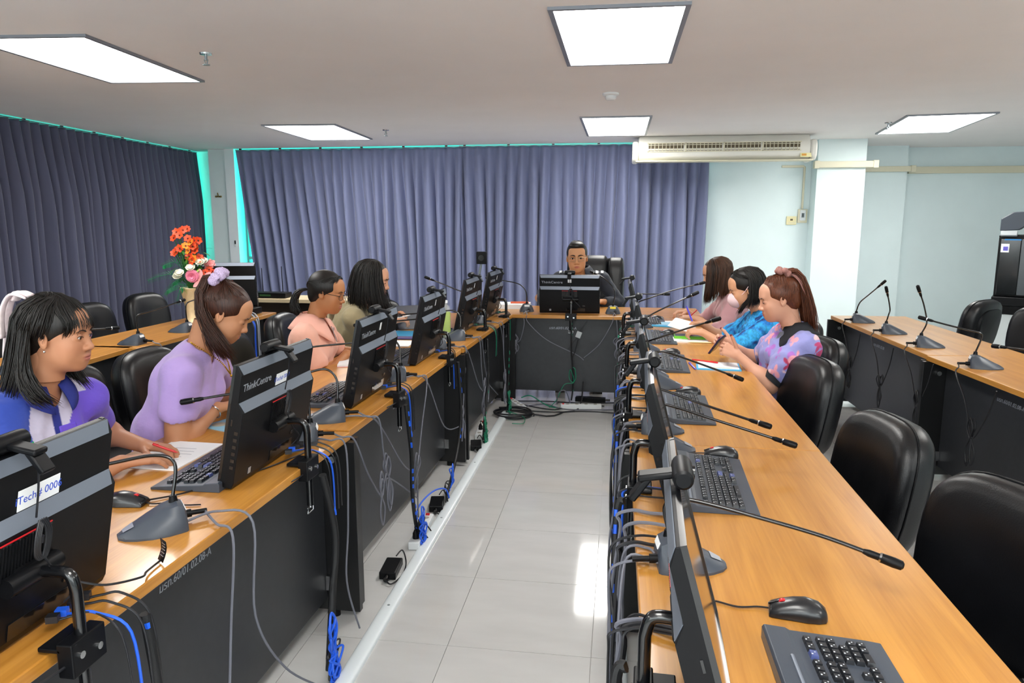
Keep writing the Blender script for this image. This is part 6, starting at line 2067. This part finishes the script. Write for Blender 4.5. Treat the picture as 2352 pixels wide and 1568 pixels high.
# ================================================================ machine at the right edge
t = thing('kiosk', 'tall black office machine with a curved hood on a pale stand at the right edge', 'office machine', (4.22, 8.3, 0), R(-28))
MB().box((0, 0, .30), (.66, .60, .60)).build('stand_cabinet', mat('pale_grey_cabinet', 'c9d2d4', .5), t, bevel=.006)
MB().box((-.33, -.25, .36), (.03, .05, .72)).build('stand_post', M_PLASTIC, t, bevel=.003)
MB().prism([(-.30, .60), (-.30, .68), (-.36, .70), (-.36, .78), (.30, .78), (.30, .60)], -.33, .33, 'x').build('lower_tray', M_PLASTIC, t, bevel=.006)
MB().box((0, .0, 1.08), (.64, .58, .60)).build('machine_body', M_PLASTIC, t, bevel=.01)
MB().box((-.215, -.295, 1.08), (.17, .012, .56)).build('front_door', mat('smoky_black_door', '15181a', .15, coat=.5), t, bevel=.004)
MB().box((-.06, -.297, 1.08), (.13, .012, .56)).build('side_window', mat('smoky_grey_window', '50565a', .2), t, bevel=.004)
MB().prism([(-.32, 1.44), (-.32, 1.56), (-.22, 1.63), (.02, 1.64), (.32, 1.62), (.32, 1.38), (.02, 1.38), (.02, 1.50), (-.10, 1.50), (-.16, 1.45)], -.29, .29, 'y').build('curved_hood', M_PLASTIC2, t, bevel=.008)
MB().box((-.24, -.27, 1.405), (.14, .08, .05), rot=Matrix.Rotation(R(-25), 3, 'X')).build('control_tray', mat('pale_grey_panel', 'a8aeb2', .4), t, bevel=.004)
MB().box((-.05, -.20, 1.44), (.11, .06, .12)).build('paper_slot', mat('pale_grey_panel'), t, bevel=.004)
MB().box((0, 0, 1.385), (.64, .58, .02)).build('hood_plate', M_PLASTIC, t, bevel=.003)
MB().box((-.20, -.304, 1.355), (.14, .006, .012)).build('blue_strip', mat('blue_strip', '2a8ad0', .4), t, smooth=0)
MB().box((-.26, -.304, 1.27), (.07, .004, .085)).build('white_label', M_PAPER, t, smooth=0)
MB().box((-.255, -.307, 1.265), (.04, .002, .04)).build('label_print', mat('violet_print'), t, smooth=0)

# ================================================================ floor cable ducts, adapters, power strips, cables
def floor_duct(label, a, b, wd=.062, h=.016):
    a, b = V(a), V(b)
    d = b - a
    t = thing('floor_cable_duct', label, 'cable duct', a, math.atan2(d.y, d.x))
    n = 12
    prof = [(-wd / 2, .0)] + [(wd / 2 * math.cos(PI - PI * k / n) * (1 if k else 1), .003 + h * math.sin(PI * k / n) ** .6) for k in range(1, n)] + [(wd / 2, 0)]
    MB().prism(prof, 0, d.length, 'x').build('duct_cover', mat('white_duct_plastic', 'e2eaee', .3), t, smooth=60)
    for k in range(1, int(d.length / .9)):
        MB().cyl((k * .9, 0, h), (k * .9, 0, h + .004), .006, n=8).build('duct_screw', M_FRAME, t)
    return t
floor_duct('long white cable duct on the floor along the left tables', (-.905, .9, 0), (-.888, 5.85, 0))
floor_duct('white cable duct on the floor along the right tables', (.035, .9, 0), (.02, 5.9, 0))
def adapter(label, x, y, rz, L=.15, wd=.075, h=.036):
    t = thing('power_adapter', label, 'power adapter', (x, y, 0), R(rz), 'black power adapters on the floor')
    MB().box((0, 0, h / 2 + .001), (wd, L, h)).build('adapter_case', M_PLASTIC, t, smooth=0, bevel=.005)
    MB().cyl((.0, -L / 2, .018), (0, -L / 2 - .03, .016), .012, n=10).build('adapter_plug', M_GLOSSBLACK, t)
    MB().tube(crom([(0, -L / 2 - .03, .016), (.03, -L / 2 - .05, .01), (.06, -.04, .01), (.055, .06, .02), (.03, .10, .06), (.01, .06, .05)], 6), .0035, 6).build('lead', M_CABLE, t)
    return t
adapter('black power adapter nearest the camera on the floor by the left duct', -.985, 3.01, 4)
adapter('black power adapter on the floor with blue cable beside it', -.965, 3.78, 10)
adapter('black power adapter on the floor with green cable, farther along the left tables', -.955, 4.86, 12)
def power_strip(label, x, y, rz, L=.36, n=4, m=None, plugs=(), z=0.):
    t = thing('power_strip', label, 'power strip', (x, y, z), R(rz), 'white power strips on the floor')
    MB().box((0, 0, .02), (.055, L, .038)).build('strip_case', M_WHITEPL, t, smooth=0, bevel=.004)
    for k in range(n):
        yy = -L / 2 + .05 + k * (L - .11) / max(1, n - 1)
        MB().cyl((0, yy, .038), (0, yy, .041), .015, n=14).build('socket', mat('grey_socket', 'a8a49c', .5), t)
    MB().box((0, L / 2 - .022, .042), (.02, .014, .008)).build('red_switch', M_RED, t, smooth=0)
    for k in plugs:
        yy = -L / 2 + .05 + k * (L - .11) / max(1, n - 1)
        MB().tube([(0, yy, .04), (0, yy, .065), (.0, yy - .005, .085)], [.016, .015, .006], 10).tube(crom([(0, yy - .005, .085), (.005, yy - .02, .11), (.03, yy + .03, .06), (.05, yy + .06, .01)], 5), .0035, 6).build('black_plug', M_PLASTIC, t)
    return t
power_strip('white power strip with two black plugs on the floor beside the nearest adapters', -.955, 3.42, 3, plugs=(0, 1))
power_strip('white power strip on the floor by the green cables at the left tables', -.985, 5.22, 5, plugs=(1,))
power_strip('white power strip with a red light at the left foot of the head table', -.83, 6.02, 30, .30)
power_strip('long white power strip lying across the aisle before the head table', -.29, 6.03, 97, .34, 4)
# tied cable runs from the tables to the floor
M_SLEEVE = mat('black_braided_sleeve', '101114', .55, bump=(700, .5, .001))
def sleeve(label, pts, dash, dcol, r=.011, tail=None, seed=0):
    t = thing('cable_sleeve', label, 'cable sleeve', pts[0])
    o = V(pts[0])
    path = crom([V(p) - o for p in pts], 10)
    MB().tube(path, r, 9).build('braided_sleeve', M_SLEEVE, t)
    rr = random.Random(seed)
    b = MB()
    for i in range(2, len(path) - 3, 2):
        if rr.random() < dash:
            a = rr.uniform(0, 2 * PI)
            of = V((abs(math.cos(a)) * .8, math.sin(a) * .6, 0)).normalized() * (r * .75) if True else 0
            b.tube([path[i] + of, path[i].lerp(path[i + 1], .5) + of * 1.15, path[i + 1] + of], r * .5, 6)
    if len(b.v):
        b.build('showing_cable', dcol, t)['kind'] = 'stuff'
    if tail:
        for m_, tp, rr_ in tail:
            MB().tube(crom([V(p) - o for p in tp], 7), rr_, 7).build('cable', m_, t)
    return t
def loops(c, n, rx, rz, ax=(0, 1, 0), seed=0):
    rr = random.Random(seed); c = V(c); ax = V(ax)
    pts = []
    for k in range(n * 8):
        a = k * PI / 4
        q = 1 + .25 * math.sin(k * 1.3 + seed)
        pts.append(c + ax * (rx * q * math.sin(2 * a) * .5) + V((0, 0, rz * q * math.sin(a))) + V((rr.uniform(-.008, .012), 0, 0)))
    return pts
XE = -.965
bundle = lambda x, y, c2: [(M_BLUECABLE if c2 == 'b' else M_GREENCABLE, loops((x + .01, y, .10), 2, .06, .08, seed=int(y * 10)), .0042), (M_BLUECABLE if c2 == 'b' else M_GREENCABLE, loops((x + .015, y + .01, .06), 2, .07, .05, seed=int(y * 7)), .004), (M_CABLE, loops((x, y + .02, .07), 2, .09, .05, seed=int(y * 3)), .0035)]
sleeve('braided cable sleeve hanging by the nearest left clamp with a blue cable', [(-.985, 1.335, .745), (-.975, 1.34, .6), (-.97, 1.36, .3), (-.96, 1.40, .03)], .25, M_BLUECABLE, .012, seed=1)
sleeve('braided cable sleeve with bright blue loops at its foot, nearest left table end', [(-.965, 2.25, .73), (-.95, 2.30, .5), (-.955, 2.27, .3), (-.95, 2.22, .14), (-.95, 2.20, .05)], .12, M_BLUECABLE, .013, bundle(-.95, 2.21, 'b') + [(M_BLUECABLE, loops((-.94, 2.21, .12), 3, .05, .11, seed=3), .0045)], 2)
sleeve('braided cable sleeve with blue flecks on the second left table, nearer one', [(-.955, 3.2, .73), (-.94, 3.22, .5), (-.945, 3.24, .3), (-.95, 3.30, .12), (-.94, 3.33, .04)], .8, M_BLUECABLE, .010, bundle(-.93, 3.30, 'b') + [(M_BLUECABLE, [(-.95, 3.30, .06), (-.97, 3.42, .14), (-.94, 3.6, .16), (-.91, 3.75, .12), (-.90, 3.80, .05)], .0045)], 3)
sleeve('braided cable sleeve with blue flecks at the end of the second left table', [(-.935, 4.23, .73), (-.925, 4.25, .45), (-.93, 4.20, .25), (-.93, 4.0, .10), (-.93, 3.88, .04)], .8, M_BLUECABLE, .009, [(M_BLUECABLE, loops((-.92, 3.95, .12), 2, .04, .06, seed=5), .004), (M_CABLE, loops((-.93, 3.86, .06), 2, .07, .05, seed=6), .0035)], 4)
sleeve('braided cable sleeve with green flecks on the third left table, nearer one', [(-.91, 5.08, .73), (-.905, 5.08, .45), (-.92, 5.04, .25), (-.92, 4.98, .1), (-.92, 4.95, .03)], .6, M_GREENCABLE, .009, bundle(-.915, 4.95, 'g'), 5)
sleeve('braided cable sleeve with green flecks at the far end of the left tables', [(-.875, 5.86, .73), (-.87, 5.86, .45), (-.88, 5.86, .2), (-.87, 5.8, .03)], .6, M_GREENCABLE, .008, bundle(-.87, 5.78, 'g') + [(M_GREENCABLE, [(-.87, 5.75, .03), (-.72, 5.6, .03), (-.70, 5.45, .02), (-.78, 5.4, .03)], .003)], 6)
sleeve('dark cable run with a green loop on the head table panel', [(-.40, 6.22, .74), (-.39, 6.185, .70), (-.385, 6.185, .45), (-.37, 6.185, .28), (-.37, 6.2, .12), (-.38, 6.18, .03)], .3, M_GREENCABLE, .007, [(M_GREENCABLE, [(-.37, 6.18, .32), (-.35, 6.18, .30), (-.345, 6.18, .22), (-.375, 6.18, .19), (-.40, 6.18, .23), (-.39, 6.18, .30), (-.36, 6.18, .19), (-.44, 6.16, .17), (-.50, 6.1, .05), (-.55, 6.0, .01)], .0035), (M_CABLE, [(-.33, 6.19, .56), (-.36, 6.19, .44), (-.385, 6.185, .40)], .004)], 7)
MB_ = thing('inline_adapter', 'small grey inline adapter dangling before the head table panel', 'adapter', (-.325, 6.185, .60), R(0), None, rot=(0, R(20), 0))
MB().box((0, 0, 0), (.045, .02, .055)).build('adapter_shell', mat('pale_grey_panel'), MB_, bevel=.004)
MB().tube(crom([(0, 0, .027), (.01, 0, .08), (.02, .01, .13)], 5), .003, 6).tube(crom([(0, 0, -.027), (-.02, 0, -.08), (-.04, 0, -.15)], 5), .003, 6).build('lead', M_CABLE, MB_)
t = thing('cable_coil', 'black cable coiled on the floor at the left foot of the head table', 'cable', (-.80, 5.72, 0))
pts = []
for k in range(52):
    a = k * .42
    pts.append((.15 * math.cos(a) * (1 + .16 * math.sin(k * .37)), .12 * math.sin(a) * (1 + .16 * math.cos(k * .53)), .008 + .0007 * k))
pts += [(.25, .0, .01), (.38, .14, .01), (.5, .30, .01), (.52, .45, .2)]
MB().tube(crom(pts, 3), .0065, 6).build('coil', M_CABLE, t)
t = thing('floor_cable', 'tangle of black, green and grey cables on the floor before the head table', 'cables', (-.5, 6.05, 0))
for k, (m_, pts) in enumerate([(M_CABLE, [(-.28, .0, .01), (0, -.12, .01), (.15, .1, .01), (.4, .05, .01)]), (M_GREENCABLE, [(-.30, .05, .06), (-.22, .08, .07), (-.05, -.02, .01), (.15, -.05, .01), (.35, .05, .01)]), (M_CABLEG, [(-.3, -.1, .01), (-.1, .05, .01), (.1, -.1, .01), (.5, -.05, .01), (.62, .02, .01)]), (M_CABLE, [(-.35, .12, .01), (-.1, .15, .01), (.2, .12, .012), (.5, .18, .01)]), (M_CABLEG, [(.0, .08, .01), (.02, .02, .12), (.08, .0, .14), (.12, .02, .03)]), (M_CABLE, [(-.28, -.18, .01), (0, -.2, .01), (.25, -.14, .01), (.5, -.16, .01)])]):
    MB().tube(crom(pts, 7), .005, 6).build('cable', m_, t)
t = thing('power_adapter', 'long black adapter on the floor behind the white strip in the aisle', 'power adapter', (-.22, 6.28, 0), R(85))
MB().box((0, 0, .02), (.06, .26, .04)).build('adapter_case', M_PLASTIC, t, bevel=.004)
MB().cyl((0, -.13, .02), (0, -.17, .02), .01, n=8).build('adapter_plug', M_GLOSSBLACK, t)
# cable mass along the aisle side of the right tables
rr = random.Random(77)
for k in range(6):
    y0 = 1.15 + k * .82
    t = thing('cable_bundle', 'tangled cables hanging on the aisle side of the right tables, %s from the camera' % ('first group', 'second group', 'third group', 'fourth group', 'fifth group', 'last group')[k], 'cables', (.03, y0, .6))
    o = V((.03, y0, .6))
    for q in range(9):
        m_ = (M_CABLE, M_CABLEG, (M_BLUECABLE if k < 4 else M_GREENCABLE) if k % 2 else M_CABLE, M_CABLE, M_CABLEG, M_CABLE, M_CABLEG, M_CABLE, M_CABLE)[q]
        ys = y0 + rr.uniform(-.35, .35)
        x = .035 - rr.uniform(.0, .035)
        pts = [(.15 + rr.uniform(0, .05), ys, TH + .02), (.10, ys + .03, TH + .006 + rr.uniform(0, .012)), (.055, ys + .05, TH + .006), (x, ys + .06, TH - .015)]
        zz = TH - .05
        yy = ys + .06
        while zz > .18:
            pts.append((x - rr.uniform(-.01, .02), yy, zz))
            zz -= rr.uniform(.10, .2); yy += rr.uniform(-.07, .09)
        pts.append((x, yy, .05))
        MB().tube(crom([V(p) - o for p in pts], 5), rr.choice((.003, .0035, .004, .005)), 6).build('cable', m_, t)
    for q in range(3):
        c = V((.018, y0 + rr.uniform(-.3, .3), rr.uniform(.35, .68)))
        MB().tube(crom([p - o for p in loops(c, 3, .05, .07, seed=q + k * 5)], 3), .0034, 6).build('tied_hank', (M_CABLE, M_CABLEG, M_CABLE)[q], t)
    yy = y0 + .1
    MB().tube(crom([V(p) - o for p in [(.03, yy + .02, TH - .002), (.012, yy + .02, TH - .03), (.008, yy - .03, .5), (.005, yy + .02, .25), (.01, yy, .04)]], 8), .011, 8).build('braided_sleeve', M_SLEEVE, t)
    b = MB()
    path = crom([V(p) - o for p in [(.012, yy + .02, TH - .01), (.008, yy - .03, .5), (.005, yy + .02, .25), (.01, yy, .04)]], 10)
    for i in range(1, len(path) - 2, 2):
        if rr.random() < .7:
            b.tube([path[i] + V((-.004, -.007, 0)), path[i + 1] + V((-.004, -.007, 0))], .006, 6)
    b.build('showing_cable', M_BLUECABLE if k < 4 else M_GREENCABLE, t)['kind'] = 'stuff'
# plugs and cables at the foot of each left monitor
for k in ('L1', 'L2', 'L3', 'L4', 'L5', 'L6'):
    m = mons[k].matrix_basis
    q = lambda x, y, z: m @ V((x, y, z))
    col = M_BLUECABLE if k in ('L1', 'L2', 'L3', 'L4') else M_GREENCABLE
    for j, (x, mm, r_) in enumerate(((-.075, col, .0032), (-.11, M_CABLE, .0028), (-.14, M_CABLE, .0028), (-.05, M_CABLE, .0022))):
        b = MB()
        b.box(q(x, .075, .045), (.022, .018, .014), rot=Matrix.Rotation(R(20), 3, 'Z'))
        e = q(x, .08, .04)
        b.tube(crom([e, e + V((.03, .005 * j, .006)), e + V((.065, .01 + .008 * j, .004)), V((-.975 if k < 'L5' else -.90, e.y + .03, TH - .02)), V((-.975 if k < 'L5' else -.90, e.y + .05, .55))], 6), r_, 7)
        childw(b.build('signal_cable', mm, None), mons[k])
    e = q(-.12, .09, .03)
    childw(MB().tube(crom([e + V((-.02, -.0, -.02)), e + V((.07, -.12, -.032)), e + V((.02, -.35, -.034)), e + V((-.02, -.5, -.034))], 8), .0028, 6).build('mouse_lead', M_CABLE, None), mons[k])
t = thing('warning_tag', 'small black printed cable tag standing on the table by the nearest left monitor', 'tag', (-1.075, 1.53, TH + .004), R(-35))
P = [[V((x, .012 * math.sin(z * 40), z)) for x in (-.016 - .004 * (z > .03), .014)] for z in (0, .012, .024, .036, .05)]
MB().grid(P).build('tag_card', M_PLASTIC, t, smooth=60).modifiers.new('thick', 'SOLIDIFY').thickness = .0008
b = MB()
for k in range(5):
    b.box((-.002, -.0012 + .012 * math.sin((.012 + .007 * k) * 40), .012 + .007 * k), (.018, .001, .0016))
b.build('printed_lines', M_LOGO, t, smooth=0)['kind'] = 'stuff'
childw(MB().tube(crom([(-1.075, 1.53, TH + .006), (-1.07, 1.47, TH + .008), (-1.05, 1.42, TH + .02), (-1.09, 1.36, TH + .03), (-1.13, 1.33, TH + .05)], 6), .0026, 6).build('tag_cable', M_CABLE, None), t)
t = thing('mouse_lead', 'thin black lead running along the table behind the nearest left microphone', 'cable', (-1.345, 1.88, TH))
MB().tube(crom([(0, 0, .006), (.06, .06, .004), (.12, .16, .004), (.20, .30, .004), (.245, .42, .004), (.265, .50, .004), (.25, .56, .004)], 8), .0026, 6).build('lead', M_CABLE, t)
